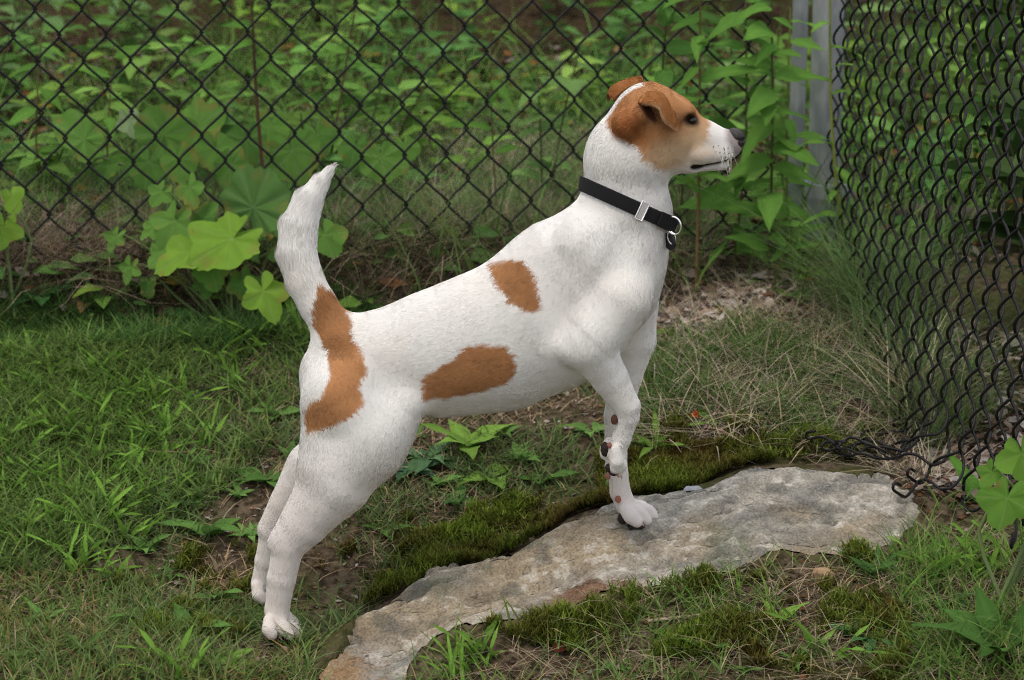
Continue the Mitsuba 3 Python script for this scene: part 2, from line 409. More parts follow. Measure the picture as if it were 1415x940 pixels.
def coat(p, n=None, hair=False):
    x = p[:, 0] + edge_noise(p, .004, 90) + edge_noise(p, .003, 300)
    z = p[:, 2] + edge_noise(p + 5, .004, 90) + edge_noise(p + 5, .003, 300)
    white = np.array([.775, .765, .75])
    col = np.tile(white, (len(p), 1))
    # thin coat on the lower legs and belly: pinkish skin shows through
    pink = np.array([.60, .50, .47])
    low = np.clip((.27 - p[:, 2]) / .12, 0, 1) * .45
    col = col * (1 - low[:, None]) + pink * low[:, None]
    tan, deep, pale = np.array([.43, .205, .090]), np.array([.25, .090, .030]), np.array([.55, .40, .25])
    near = p[:, 1] < 0.012
    tone = meshkit.fbm(p * 40, 3, seed=9)[:, None]
    col = col * (1 - .045 * np.clip((meshkit.fbm(p * 14, 3, seed=23) - .5) / .2, 0, 1)[:, None] * np.array([.6, .9, 1.3]))      # faint cream staining
    tick = np.clip((meshkit.noise(p * 95, seed=31) - .90) / .05, 0, 1) * np.clip((meshkit.noise(p * 11, seed=32) - .58) / .1, 0, 1)
    col = col * (1 - .15 * tick[:, None])                                   # a few grey ticks on the back
    brown = tan * (1.25 - .60 * tone)
    for name in ('back', 'belly', 'rump', 'tail'):
        m = soft_in(COAT[name], x, z, .004) * (near if name != 'tail' else 1)
        c = brown * (.8 if name in ('back',) else 1.05 if name == 'rump' else .72 if name == 'tail' else .95)
        col = col * (1 - m[:, None]) + c * m[:, None]
    hx = p[:, 0] > .085
    hz = p[:, 2] > .36
    m = soft_in(COAT['head'], x, z, .006) * hx * hz
    # white line down the middle of the nape and of the face
    m = m * np.clip((np.abs(p[:, 1]) - .010 + .02 * (p[:, 0] > COAT['crown_x'])) / .006, 0, 1)
    c = brown * 1.0
    dk = soft_in(COAT['ear_back'], x, z, .02)[:, None]
    c = c * (1 - dk) + deep * dk
    ck = soft_in(COAT['cheek'], x, z, .022)[:, None]
    c = c * (1 - ck * .85) + pale * ck * .85
    col = col * (1 - m[:, None]) + c * m[:, None]
    m = soft_in(COAT['jowl'], x, z, .016) * hx * hz
    col = col * (1 - .8 * m[:, None]) + np.array([.60, .47, .34]) * .8 * m[:, None]
    m = soft_in(COAT['eye_rim'], p[:, 0], p[:, 2], .005) * hx * hz * (np.abs(p[:, 1]) > .014)
    col = col * (1 - m[:, None]) + np.array([.02, .012, .01]) * m[:, None]
    m = soft_in(COAT['ear_hole'], p[:, 0], p[:, 2], .004) * hx * hz * (np.abs(p[:, 1]) > .034)
    col = col * (1 - m[:, None]) + np.array([.06, .022, .01]) * m[:, None]
    m = soft_in(COAT['lip'], p[:, 0], p[:, 2], .002) * hx * hz
    col = col * (1 - m[:, None]) + np.array([.012, .01, .01]) * m[:, None]
    m = soft_in(COAT['muzzle_tip'], p[:, 0], p[:, 2], .008) * hx * hz * .75
    col = col * (1 - m[:, None]) + np.array([.16, .11, .11]) * m[:, None]
    return col


dog = thing('dog', 'short haired white dog with tan patches standing with its front paw on the rock', 'dog')
bc = coat(dv)
lipm = (soft_in(COAT['lip'], dv[:, 0], dv[:, 2], .003) * (dv[:, 0] > .1) * (dv[:, 2] > .36))[:, None]
dv = dv - dn * lipm * .0022
dn = np.array(trimesh.Trimesh(dv, df, process=False).vertex_normals)
put(dog + '__body', (dv, df), 'skin_mat', smooth=True, color=bc * .92)


# short hair, in strands that lie along the body
def hairs(v, f, nv, count, parent, name, color_fn, flow_fn, seed, scale=1.0, width=.00042, lift=.11):
    r = np.random.default_rng(seed)
    tri = v[f]
    area = np.linalg.norm(np.cross(tri[:, 1] - tri[:, 0], tri[:, 2] - tri[:, 0]), axis=1)
    i = r.choice(len(f), count, p=area / area.sum())
    u, w = r.random(count), r.random(count)
    s = u + w > 1
    u[s], w[s] = 1 - u[s], 1 - w[s]
    p = tri[i, 0] + (tri[i, 1] - tri[i, 0]) * u[:, None] + (tri[i, 2] - tri[i, 0]) * w[:, None]
    n = nv[f[i, 0]] * (1 - u - w)[:, None] + nv[f[i, 1]] * u[:, None] + nv[f[i, 2]] * w[:, None]
    n /= np.linalg.norm(n, axis=1, keepdims=True)
    flow, L, keep = flow_fn(p)
    p, n, flow, L = p[keep], n[keep], flow[keep], L[keep]
    m = len(p)
    # clumps: the lie wanders over a centimetre or two
    wander = np.stack([meshkit.fbm(p * 55 + o, 2, seed=4) - .5 for o in (0, 31, 77)], 1) * np.clip(.009 / np.maximum(L, .004), .35, 1.0)[:, None] * .75
    t = flow + wander
    t -= n * (t * n).sum(1, keepdims=True)
    t /= np.linalg.norm(t, axis=1, keepdims=True) + 1e-9
    clump = meshkit.noise(p * 160, seed=8)
    jit = r.normal(0, .16, (m, 3)); jit -= n * (jit * n).sum(1, keepdims=True)
    di = t + n * (lift * (.55 + .8 * clump) * r.uniform(.6, 1.2, m))[:, None] + jit
    di /= np.linalg.norm(di, axis=1, keepdims=True)
    L = L * r.uniform(.55, 1.15, m) * scale
    side = np.cross(n, di)
    side /= np.linalg.norm(side, axis=1, keepdims=True) + 1e-9
    wd = (width * r.uniform(.7, 1.3, m) * (1 + L / .02))[:, None]
    root = p - n * .0002
    mid = root + di * (L * .55)[:, None]
    tip = mid + (di * .8 + t * .5 - n * .12) / 1.2 * (L * .5)[:, None]
    V = np.stack([root - side * wd, root + side * wd, mid - side * wd * .75, mid + side * wd * .75, tip], 1).reshape(-1, 3)
    k = np.arange(m)[:, None] * 5
    Fc = np.concatenate([k + [0, 1, 3], k + [0, 3, 2], k + [2, 3, 4]], 1).reshape(-1, 3)
    a, b, c = V[Fc[:, 0]], V[Fc[:, 1]], V[Fc[:, 2]]
    nn = np.repeat(n, 5, 0)
    flip = (np.cross(b - a, c - a) * nn[Fc[:, 0]]).sum(1) < 0
    Fc[flip] = Fc[flip][:, ::-1]
    N = n + r.normal(0, .10, (m, 3)) + t * .14
    N /= np.linalg.norm(N, axis=1, keepdims=True)
    c = color_fn(p) * (r.normal(.98, .06, m) * (.93 + .10 * clump) * (.92 + .14 * meshkit.fbm(p * 38, 3, seed=17)))[:, None]
    part(parent, name, (V, Fc), 'fur_mat', color=np.repeat(np.clip(c, 0, .93), 5, 0), normals=np.repeat(N, 5, 0), kind='stuff')


nose_c = at(1017, 192, 0)


def body_flow(p):
    _, flow, L = bone_of(p)
    x, z = p[:, 0], p[:, 2]
    bald = (np.linalg.norm(p - nose_c, axis=1) < .0125)
    head = (x > .085) & (z > .36)
    for nm, w in (('lip', .0005), ('eye_rim', .0005)):
        bald |= head & (soft_in(COAT[nm], x, z, w) > .5)
    bald |= head & (soft_in(COAT['ear_hole'], x, z, .0005) > .5) & (np.abs(p[:, 1]) > .034)
    return flow, L, ~bald


hairs(dv, df, dn, 380000, dog, 'fur', coat, body_flow, 21)


def surf_y(u, v, Y=-.04, side=-1):
    """Where the dog's skin is met at this height and length on one flank."""
    p = at(u, v, Y)
    for _ in range(3):
        near = np.hypot(dv[:, 0] - p[0], dv[:, 2] - p[2]) < .004
        y = dv[near, 1].min() if side < 0 else dv[near, 1].max()
        p = at(u, v, y)
    return p


def ball(c, r, scale=(1, 1, 1), sub=3, rot=None):
    m = trimesh.creation.icosphere(sub, 1.0)
    v = np.array(m.vertices) * np.array(scale) * r
    if rot is not None:
        v = v @ np.asarray(rot).T
    return v + c, np.array(m.faces)


# eyes
pe = surf_y(956, 168, -.03)
for s in (1, -1):
    c = np.array([pe[0], abs(pe[1] + .0050) * -s, pe[2]])
    part(dog, 'eye', ball(c, .0061), 'eye_mat', smooth=True)

# nose
FN = Field(nose_c - .026, nose_c + .026, .0008)
d = FN.new()
FN.cone(d, at(1014, 187, 0), at(1018, 193, 0), .0085, .0095, .004, .85)
FN.cone(d, at(1019, 188, -.005), at(1021, 196, -.004), .0065, .006, .004)
FN.cone(d, at(1019, 188, .005), at(1021, 196, .004), .0065, .006, .004)
FN.cone(d, at(1020, 198, 0), at(1019, 209, 0), .0045, .003, .004)
for s in (-1, 1):
    FN.cone(d, at(1026, 193, .0068 * s), at(1017, 195, .0125 * s), .0022, .0014, .002, sub=True)
nv_, nf_ = surface_nets(d, FN.lo, FN.h)
m = trimesh.Trimesh(nv_, nf_, process=False)
trimesh.smoothing.filter_taubin(m, iterations=4)
part(dog, 'nose', (np.array(m.vertices), nf_), 'nose_mat', smooth=True)


# ears: folded flaps, 3 mm thick
def flap(rows, thick):
    """rows: outlines from the hinge to the free edge, each a list of points of equal count; a slab of that thickness."""
    R = [spline(r_, 17) for r_ in rows]
    G = np.stack([spline([r_[j] for r_ in R], 13) for j in range(17)], 1)
    nr, nc = G.shape[:2]
    du, dw = np.gradient(G, axis=1), np.gradient(G, axis=0)
    n = np.cross(du, dw); n /= np.linalg.norm(n, axis=2, keepdims=True) + 1e-12
    e = np.minimum(np.minimum(np.arange(nc), nc - 1 - np.arange(nc))[None, :] / 3.0, (nr - 1 - np.arange(nr))[:, None] / 3.0)
    th = thick * np.sqrt(np.clip(e, .02, 1))[..., None]
    top, bot = G + n * th * .5, G - n * th * .5
    i, j = np.meshgrid(np.arange(nr - 1), np.arange(nc - 1), indexing='ij')
    a = (i * nc + j).ravel()
    f1 = np.vstack([np.c_[a, a + 1, a + nc + 1], np.c_[a, a + nc + 1, a + nc]])
    f2 = f1[:, ::-1] + nr * nc
    rim = np.r_[np.arange(nc), np.arange(1, nr) * nc + nc - 1, (nr - 1) * nc + np.arange(nc - 2, -1, -1), np.arange(nr - 2, 0, -1) * nc]
    q = np.c_[rim, np.roll(rim, -1)]
    f3 = np.vstack([np.c_[q[:, 1], q[:, 0], q[:, 0] + nr * nc], np.c_[q[:, 1], q[:, 0] + nr * nc, q[:, 1] + nr * nc]])
    v = np.vstack([top.reshape(-1, 3), bot.reshape(-1, 3)])
    return v, np.vstack([f1, f2, f3]), nr * nc


def add_ear(rows, seed, flowdir):
    v, f, ntop = flap(rows, .0034)
    if trimesh.Trimesh(v, f, process=False).volume < 0:
        f = f[:, ::-1]
    m = trimesh.Trimesh(v, f, process=False)
    nv = np.array(m.vertex_normals)
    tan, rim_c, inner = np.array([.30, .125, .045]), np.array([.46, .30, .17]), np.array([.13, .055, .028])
    nr, nc = 13, 17
    g = np.zeros((nr, nc)); g[-2:] = 1; g[-3] = .4
    base = tan * (1.1 - .35 * meshkit.fbm(v * 60, 3))[:, None]
    c = base.copy()
    gg = np.r_[g.ravel(), g.ravel()][:, None]
    c = c * (1 - gg * .6) + rim_c * gg * .6
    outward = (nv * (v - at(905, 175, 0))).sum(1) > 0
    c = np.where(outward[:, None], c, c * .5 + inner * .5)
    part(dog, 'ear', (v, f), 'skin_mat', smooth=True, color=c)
    tree = cKDTree(v)
    hairs(v, f, nv, 14000, dog, 'ear_fur', lambda p: c[tree.query(p)[1]], lambda p: (np.tile(flowdir, (len(p), 1)), np.full(len(p), .0035), np.ones(len(p), bool)), seed, lift=.15)


def E(*pts):
    return [at(*p) for p in pts]


def skull(*pts):
    """Points given by pixel and height above the near side of the skull."""
    out = []
    for u, v, h in pts:
        p = surf_y(u, v, -.045)
        n = dn[np.argmin(np.linalg.norm(dv - p, axis=1))]
        out.append(p + n * h + np.array([0, -.35 * h, 0]))
    return out


near_rows = [skull((880, 137, -.006), (894, 122, -.006), (914, 122, -.006), (932, 142, -.005)),
             skull((882, 141, .001), (895, 130, -.001), (914, 132, -.001), (933, 152, -.001)),
             skull((884, 145, .005), (897, 141, .0055), (914, 149, .005), (933, 163, .001)),
             skull((885, 148, .008), (898, 150, .011), (912, 162, .010), (933, 172, .003)),
             skull((885, 149, .007), (899, 154, .012), (911, 169, .012), (929, 181, .006))]
add_ear(near_rows, 31, np.array([.6, 0, -.8]))
far_rows = [E((886, 124, .030), (872, 122, .036), (858, 131, .044), (850, 140, .048)),
            E((889, 112, .034), (874, 114, .043), (856, 122, .052), (846, 134, .056)),
            E((887, 106, .040), (868, 110, .056), (848, 119, .066), (840, 130, .066)),
            E((889, 109, .048), (872, 116, .064), (850, 125, .074), (842, 140, .072))]
add_ear(far_rows, 32, np.array([-.6, .3, -.4]))

# claws and pads
pink, darkpad = np.array([.34, .20, .17]), np.array([.030, .022, .020])


def claw(a, b, r):
    pts = spline([a, (np.asarray(a) + b) / 2 + [0, 0, .0012], b], 6)
    v, f = tube(pts, np.linspace(r, r * .25, 6), 7)
    part(dog, 'claw', (v, f), 'skin_mat', smooth=True, color=np.tile(np.array([.42, .30, .26]), (len(v), 1)))


def pad(c, r, scale, col, rot=None):
    v, f = ball(c, r * .88, scale, 3, rot)
    v = v + (meshkit.noise(v * 500)[:, None] - .5) * .0008
    part(dog, 'pad', (v, f), 'skin_mat', smooth=True, color=np.tile(col, (len(v), 1)))


for a, b in [((401, 876, -.073), (406, 882, -.074)), ((409, 874, -.053), (416, 878, -.053)), ((386, 880, -.079), (390, 886, -.079)),
             ((881, 722, .028), (890, 727, .027)), ((894, 720, .039), (902, 725, .038)), ((903, 714, .056), (911, 719, .056)),
             ((852, 652, -.061), (855, 660, -.061)), ((857, 652, -.057), (859, 662, -.057)), ((379, 829, .054), (384, 833, .054))]:
    claw(at(*a), at(*b), .0026)
pad(surf_y(849, 580, -.06), .0062, (.8, .40, 1.15), np.array([.10, .045, .03]))
pad(at(836, 621, -.050), .0085, (.72, .9, 1.2), darkpad)
pad(surf_y(842, 616, -.05) + [0, .0015, 0], .0038, (.9, .5, 1.1), np.array([.28, .12, .10]))
pad(at(844, 648, -.052), .0078, (1.15, .9, .75), darkpad, rot=trimesh.transformations.rotation_matrix(.7, [0, 1, 0])[:3, :3])
pad(at(848, 654, -.059), .0052, (1.1, .8, .7), darkpad)
pad(surf_y(854, 690, .03), .0056, (.8, .4, 1.0), np.array([.30, .12, .08]))
pad(at(839.5, 658, .045), .0048, (.9, .8, 1.0), np.array([.28, .13, .11]))
pad(at(860, 716, .040), .0085, (.8, 1.1, 1.0), darkpad)
pad(at(879, 727, .036), .0085, (1.5, 1.2, .45), darkpad)
pad(at(374, 880, -.072), .0100, (1.1, 1.1, .5), darkpad)
pad(at(394, 882, -.058), .007, (1.2, 1.2, .40), darkpad)
pad(at(366, 830, .052), .009, (1.3, 1.2, .45), darkpad)

# whiskers and their dark roots
wv = []
rw = np.random.default_rng(5)
spots = []
for u, v in [(986, 203), (993, 202), (1000, 205), (1006, 205), (1014, 204), (990, 210), (995, 211), (1001, 212), (1007, 212), (997, 217), (1003, 218), (1012, 211), (1001, 207)]:
    p = surf_y(u, v, -.018)
    spots.append(ball(p, .0008, sub=1))
    e = p + np.array([rw.uniform(-.014, .010), rw.uniform(-.022, -.010), rw.uniform(-.022, -.006)])
    wv.append(tube(spline([p, (p + e) / 2 + [0, -.003, .003], e], 7), np.linspace(.00022, .00008, 7), 4))
v, f, c = merge([(v, f, np.tile([.75, .73, .70], (len(v), 1))) for v, f in wv])
part(dog, 'whiskers', (v, f), 'skin_mat', smooth=True, color=c, kind='stuff')
v, f, c = merge([(v, f, np.tile([.03, .025, .025], (len(v), 1))) for v, f in spots])
part(dog, 'whisker_spots', (v, f), 'skin_mat', smooth=True, color=c, kind='stuff')

# ------------------------------------------------------------------ the collar
collar = thing('dog_collar', 'black webbing collar with metal slide and ring round the dog neck', 'collar')
c0, c1 = at(812, 258, 0), at(926, 309, 0)
cc = (c0 + c1) / 2
cl = (c1 - c0) / np.linalg.norm(c1 - c0)
ray = cc - CAM; ray /= np.linalg.norm(ray)
cn = np.cross(cl, ray); cn /= np.linalg.norm(cn)
if cn[2] < 0:
    cn = -cn
cm = np.cross(cn, cl)


def ring_at(off, grow):
    """The neck's girth in a plane off metres along the collar's axis."""
    q = dv - cc - cn * off
    sl = q[(np.abs(q @ cn) < .003) & (np.linalg.norm(q, axis=1) < .10)]
    an, rr = np.arctan2(sl @ cm, sl @ cl), np.hypot(sl @ cm, sl @ cl)
    out = []
    for t in np.linspace(-np.pi, np.pi, 97)[:-1]:
        dlt = np.abs((an - t + np.pi) % (2 * np.pi) - np.pi)
        out.append(np.percentile(rr[dlt < .14], 90))
    out = np.array(out)
    for _ in range(3):
        out = (np.roll(out, 1) + out * 2 + np.roll(out, -1)) / 4
    return out + grow


tt = np.linspace(-np.pi, np.pi, 97)[:-1]
prof = [(-.0112, .0030), (-.0104, .0046), (-.0052, .0052), (0, .0052), (.0052, .0052), (.0104, .0046), (.0112, .0030), (.0104, .0004), (0, .0004), (-.0104, .0004)]
rg = {o: ring_at(o, 0) for o in (-.0112, 0, .0112)}
prof = [(o * .74, g * .62) for o, g in prof]
rv = []
for o, g in prof:
    w = (o + .0112) / .0224
    r_ = rg[-.0112] * (1 - w) + rg[.0112] * w
    r_ = np.maximum(r_, rg[0] * .97) + g
    rv.append(cc + cn * o + cl * (r_ * np.cos(tt))[:, None] + cm * (r_ * np.sin(tt))[:, None])
rv = np.stack(rv)
ns, nt = rv.shape[:2]
i, j = np.meshgrid(np.arange(ns), np.arange(nt), indexing='ij')
a, b, c_, d_ = i * nt + j, i * nt + (j + 1) % nt, ((i + 1) % ns) * nt + (j + 1) % nt, ((i + 1) % ns) * nt + j
q = np.stack([a, b, c_, d_], -1).reshape(-1, 4)
f = np.vstack([q[:, [0, 1, 2]], q[:, [0, 2, 3]]])
sv = rv.reshape(-1, 3)
if trimesh.Trimesh(sv, f, process=False).volume < 0:
    f = f[:, ::-1]
scene['webbing_mat'] = {'type': 'bumpmap', 'a': mikit.proc(lambda p, n, uv: smoothstep(.2, .8, noise(p.x * 900, p.y * 900, p.z * 2600)) * .0005, eps=3e-4), 'scale': 1.0,
                        'b': {'type': 'principled', 'base_color': {'type': 'rgb', 'value': (0.011, 0.011, 0.013)}, 'roughness': 0.75, 'specular': 0.25, 'sheen': 0.3}}
part(collar, 'strap', (sv, f), 'webbing_mat', smooth=40)


def collar_point(u, v, out=.0055):
    """A point on the strap's outer face: (position, outward, along the strap)."""
    target = at(u, v, -.04)
    o = sv.reshape(ns, nt, 3)[3]
    dd = np.linalg.norm(np.cross(o - CAM, (target - CAM) / np.linalg.norm(target - CAM)), axis=1) + 10 * (o[:, 1] > .0)
    k = dd.argmin()
    al = o[(k + 1) % nt] - o[k - 1]; al /= np.linalg.norm(al)
    on = np.cross(al, cn); on /= np.linalg.norm(on)
    if on @ (o[k] - cc) < 0:
        on = -on
    return o[k] + on * .0008, on, al


p, on, al = collar_point(887, 293)
if al[0] < 0:
    al = -al
# the slide: a flat loop of wire across the strap, with a plain bar
R_ = np.array([al, cn, on])
loop = [(-.0045, -.0110, 0), (.0045, -.0110, 0), (.0045, .0110, 0), (-.0045, .0110, 0), (-.0045, -.0110, 0)]
m = trimesh.creation.box([.0072, .0195, .0014])
part(collar, 'slide_plate', (np.array(m.vertices) @ R_ + p + on * .0016, np.array(m.faces)), 'metal_mat')
part(collar, 'slide_loop', tube(np.array(loop) @ R_ + p + on * .0018, .0011, 8), 'metal_mat', smooth=True)
# a second layer of webbing, the ring and the tag at the throat
p2, on2, al2 = collar_point(918, 306)
if al2[0] < 0:
    al2 = -al2
ringc = at(931, 312, -.034)
t_ = np.linspace(0, 2 * np.pi, 33)
e1, e2 = np.array([.88, -.30, .25]), np.array([-.2, .05, .97])
e1 /= np.linalg.norm(e1); e2 -= e1 * (e1 @ e2); e2 /= np.linalg.norm(e2)
part(collar, 'ring', tube(ringc + .0085 * np.cos(t_)[:, None] * e1 + .0105 * np.sin(t_)[:, None] * e2, .0013, 8, cap=False), 'metal_mat', smooth=True)
kr = at(928, 329, -.032)
part(collar, 'split_ring', tube(kr + .0045 * np.cos(t_)[:, None] * e1 + .0075 * np.sin(t_)[:, None] * e2, .0009, 8, cap=False), 'metal_mat', smooth=True)
m = trimesh.creation.cylinder(.0105, .0022, sections=40)
R3 = np.array([e1 * .75 + np.cross(e1, e2) * .6, e2, np.cross(e1, e2)])
R3[0] /= np.linalg.norm(R3[0]); R3[2] = np.cross(R3[0], R3[1])
part(collar, 'tag', (np.array(m.vertices) @ R3 + at(925, 334, -.028), np.array(m.faces)), 'black_mat', smooth=30)
m = trimesh.creation.box([.030, .018, .0026]).subdivide()
part(collar, 'strap_end', (np.array(m.vertices) @ np.array([al2, cn, on2]) + p2 + on2 * .0022 + al2 * .004, np.array(m.faces)), 'webbing_mat')

# ------------------------------------------------------------------ terrain
CTRL = [(385, 888, -.06), (357, 834, .06), (0, 940, -.22), (300, 940, -.2), (500, 858, 0.01), (700, 775, .11), (830, 708, .175), (950, 682, .205), (1100, 650, .25),
        (1400, 940, -.34), (1000, 940, -.3), (700, 940, -.24), (1400, 760, -.08), (1300, 672, .2), (1400, 650, .2), (1000, 600, .34), (900, 480, .66), (1000, 430, .8), (1130, 362, .95),
        (1200, 460, .65), (600, 640, .36), (700, 620, .39), (450, 700, .24), (200, 700, .26), (0, 700, .26), (0, 560, .5), (300, 560, .5), (600, 480, .71), (0, 452, .69),
        (300, 450, .71), (500, 440, .74), (700, 430, .78), (0, 378, .80), (100, 380, .81), (350, 380, .84), (600, 380, .88), (850, 385, .93), (0, 300, 1.15), (400, 300, 1.2), (800, 300, 1.3),
        (1300, 330, 1.1), (1400, 420, .8), (400, 150, 2.1), (0, 150, 2.1), (1000, 150, 2.3), (1400, 200, 2.0), (1600, 600, .3), (-200, 600, .4), (-200, 900, -.15), (1600, 900, -.3)]
ROCK_EDGE = [(440, 940, -.17), (470, 905, -.13), (503, 852, -.04), (530, 827, .0), (600, 790, .035), (700, 762, .06), (770, 727, .085), (830, 701, .105), (890, 690, .115), (950, 678, .12),
             (1030, 652, .135), (1100, 643, .14), (1180, 647, .135), (1230, 655, .12), (1255, 690, .07), (1260, 715, .03), (1240, 745, -.02), (1190, 768, -.06), (1130, 768, -.07), (1060, 772, -.09),
             (1000, 795, -.115), (940, 812, -.13), (880, 818, -.13), (820, 826, -.13), (770, 850, -.14), (700, 856, -.15), (640, 868, -.155), (600, 885, -.16), (560, 925, -.19), (550, 960, -.24), (470, 975, -.24)]
ROCK_MID = [(880, 730, .048), (1100, 700, .05), (700, 812, -.03), (560, 880, -.09), (1000, 730, .01)]
cp = np.array([at(*c) for c in CTRL + ROCK_EDGE + ROCK_MID])
rbf = RBFInterpolator(cp[:, :2], cp[:, 2], kernel='thin_plate_spline', smoothing=2e-4)
rock_poly = Polygon(np.array([at(*c)[:2] for c in ROCK_EDGE])).buffer(0)
rock_pts = np.array(rock_poly.exterior.coords)[:-1]


def poly_sd(pts, x, y):
    """Signed distance to a polygon, positive inside."""
    d = np.full(x.shape, 99.0)
    for p, q in zip(pts, np.roll(pts, -1, 0)):
        l = q - p
        t = np.clip(((x - p[0]) * l[0] + (y - p[1]) * l[1]) / (l @ l), 0, 1)
        d = np.minimum(d, np.hypot(x - p[0] - t * l[0], y - p[1] - t * l[1]))
    return np.where(contains_xy(Polygon(pts), x, y), d, -d)


def base_z(x, y):
    xy = np.c_[np.ravel(x), np.ravel(y)].astype(float)
    w = np.clip((np.hypot(xy[:, 0] * .8, xy[:, 1] - .7) - 1.3) / 1.2, 0, 1)
    far = .30 + .055 * np.maximum(xy[:, 1] - 1.0, -2.0) + .012 * np.maximum(xy[:, 1] - 6, 0) ** 1.5 * (xy[:, 1] < 200)
    far = np.where(xy[:, 1] < .3, np.clip(.02 + (xy[:, 1] + .3) * .22, -.25, .3), far)
    near = np.zeros(len(xy))
    s = w < 1
    if s.any():
        near[s] = rbf(xy[s])
    w = w * w * (3 - 2 * w)
    return (near * (1 - w) + far * w).reshape(np.shape(x))


def wob(x, y, f, seed=0):
    return meshkit.fbm(np.stack([x * f, y * f, np.full(np.shape(x), 3.3)], -1), 4, seed=seed) - .5


def rock_d(x, y):
    return poly_sd(rock_pts, x, y) + wob(x, y, 38, 2) * .026 + wob(x, y, 13, 21) * .030


def ground_z(x, y):
    x, y = np.asarray(x, float), np.asarray(y, float)
    z = base_z(x, y)
    near = np.clip(1 - np.hypot(x, y - .5) / 6, 0.2, 1)
    yf = .775 + .157 * (x + .6)                                         # worn bank below the left fence
    bank = np.clip((y - yf + .05) / .035, 0, 1)
    z = z - (np.clip(1 - np.abs(y - yf + .075) / .07, 0, 1) * .045 - bank * np.clip(1 - (y - yf) / .12, 0, 1) * .02) * np.clip((.35 - x) / .2, 0, 1)
    z = z + wob(x, y, 9, 5) * .030 * near + wob(x, y, 60, 6) * .008 * near
    rock = (x > -.35) & (x < .75) & (y > -.5) & (y < .45)
    d = np.full(x.shape, -1.0)
    if rock.any():
        d[rock] = rock_d(x[rock], y[rock])
    t = np.clip((d + .006) / .016, 0, 1)
    lip = np.clip(1 + d / .05, 0, 1)
    back = np.clip((y - .015 - .16 * x) / .06 + .5, 0, 1)          # behind the rock the soil lies lower, in front it covers the edge
    return z - t * .05 + lip * (1 - t) * ((1 - back) * .008 - back * .016)


def spread(a, b, step, far, grow=1.22):
    mid = list(np.arange(a, b, step))
    s, lo, hi = step, a, mid[-1]
    left, right = [], []
    while lo > -far:
        s *= grow; lo -= s; left.append(lo)
    s = step
    while hi < far:
        s *= grow; hi += s; right.append(hi)
    return np.array(left[::-1] + mid + right)


gx, gy = spread(-.95, .95, .0065, 60), spread(-.45, 1.15, .0065, 70)
GX, GY = np.meshgrid(gx, gy, indexing='ij')
GZ = ground_z(GX, GY)
i, j = np.meshgrid(np.arange(len(gx) - 1), np.arange(len(gy) - 1), indexing='ij')
a = (i * len(gy) + j).ravel()
gf = np.vstack([np.c_[a, a + len(gy), a + len(gy) + 1], np.c_[a, a + len(gy) + 1, a + 1]])
gv = np.stack([GX, GY, GZ], -1).reshape(-1, 3)


def soil_colour(p, n, uv):
    a = fbm(p.x * 14, p.y * 14, p.z * 14, 3)
    b = fbm(p.x * 120, p.y * 120, p.z * 120, 3)
    c = noise(p.x * 420, p.y * 420, p.z * 420)
    col = mix((.040, .030, .020), (.125, .095, .065), smoothstep(.3, .7, b))
    col = mix(col, (.065, .075, .025), smoothstep(.5, .68, a) * .65)
    col = mix(col, (.19, .165, .14), smoothstep(.80, .92, c) * smoothstep(.45, .6, b) * .8)
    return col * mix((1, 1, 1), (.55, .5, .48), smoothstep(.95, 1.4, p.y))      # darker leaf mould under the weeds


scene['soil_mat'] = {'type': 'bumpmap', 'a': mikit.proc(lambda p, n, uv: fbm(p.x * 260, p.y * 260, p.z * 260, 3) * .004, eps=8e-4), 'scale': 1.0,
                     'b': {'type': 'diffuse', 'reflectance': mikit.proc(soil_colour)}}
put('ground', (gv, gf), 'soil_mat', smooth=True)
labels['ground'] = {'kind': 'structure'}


def ground(u, v):
    """Where the ground is seen at photo pixel (u, v)."""
    lo, hi = 2.0, 9.0
    d = FWD + (u - 707.5) / FPX * np.array([1.0, 0, 0]) - (v - 470.0) / FPX * UPV
    ts = np.linspace(1.8, 9, 900)
    p = CAM + ts[:, None] * d
    under = np.nonzero(p[:, 2] < ground_z(p[:, 0], p[:, 1]))[0]
    return p[under[0]] if len(under) else p[-1]


# ------------------------------------------------------------------ the rock
rx, ry = np.arange(-.42, .74, .0042), np.arange(-.42, .36, .0042)
RX, RY = np.meshgrid(rx, ry, indexing='ij')
d = rock_d(RX, RY)
RZ = base_z(RX, RY)
back = np.clip((RY - .015 - .16 * RX) / .06 + .5, 0, 1)
P3 = np.stack([RX, RY, RZ], -1)
ridge = 1 - np.abs(meshkit.fbm(np.stack([RX * 11 + RY * 5, RY * 26 - RX * 4, RX * 0], -1), 4, seed=11) - .5) * 2
crack = np.clip((ridge - .90) / .10, 0, 1)
RZ = RZ + wob(RX, RY, 10, 12) * .020 + wob(RX, RY, 34, 13) * .012 + wob(RX, RY, 120, 14) * .0042 - crack * .009
step = meshkit.fbm(np.stack([RX * 7 + 4, RY * 18, RX * 0], -1), 3, seed=15)
sf = step * 8
RZ += (np.floor(sf) + np.clip((sf % 1 - .72) / .28, 0, 1)) / 8 * .030 - .015
RZ += np.clip(d / .03, -1, 1) * .007 * back + .003 - np.clip(-d - .006, 0, 1) * (3.2 * back + .35)
keep = (d > -.055)
num = np.full(RX.shape, -1); num[keep] = np.arange(keep.sum())
rv = np.stack([RX, RY, np.maximum(RZ, RZ - .0)], -1)[keep]
i, j = np.meshgrid(np.arange(len(rx) - 1), np.arange(len(ry) - 1), indexing='ij')
q = np.stack([num[i, j], num[i + 1, j], num[i + 1, j + 1], num[i, j + 1]], -1).reshape(-1, 4)
q = q[(q >= 0).all(1)]
rf = np.vstack([q[:, [0, 1, 2]], q[:, [0, 2, 3]]])
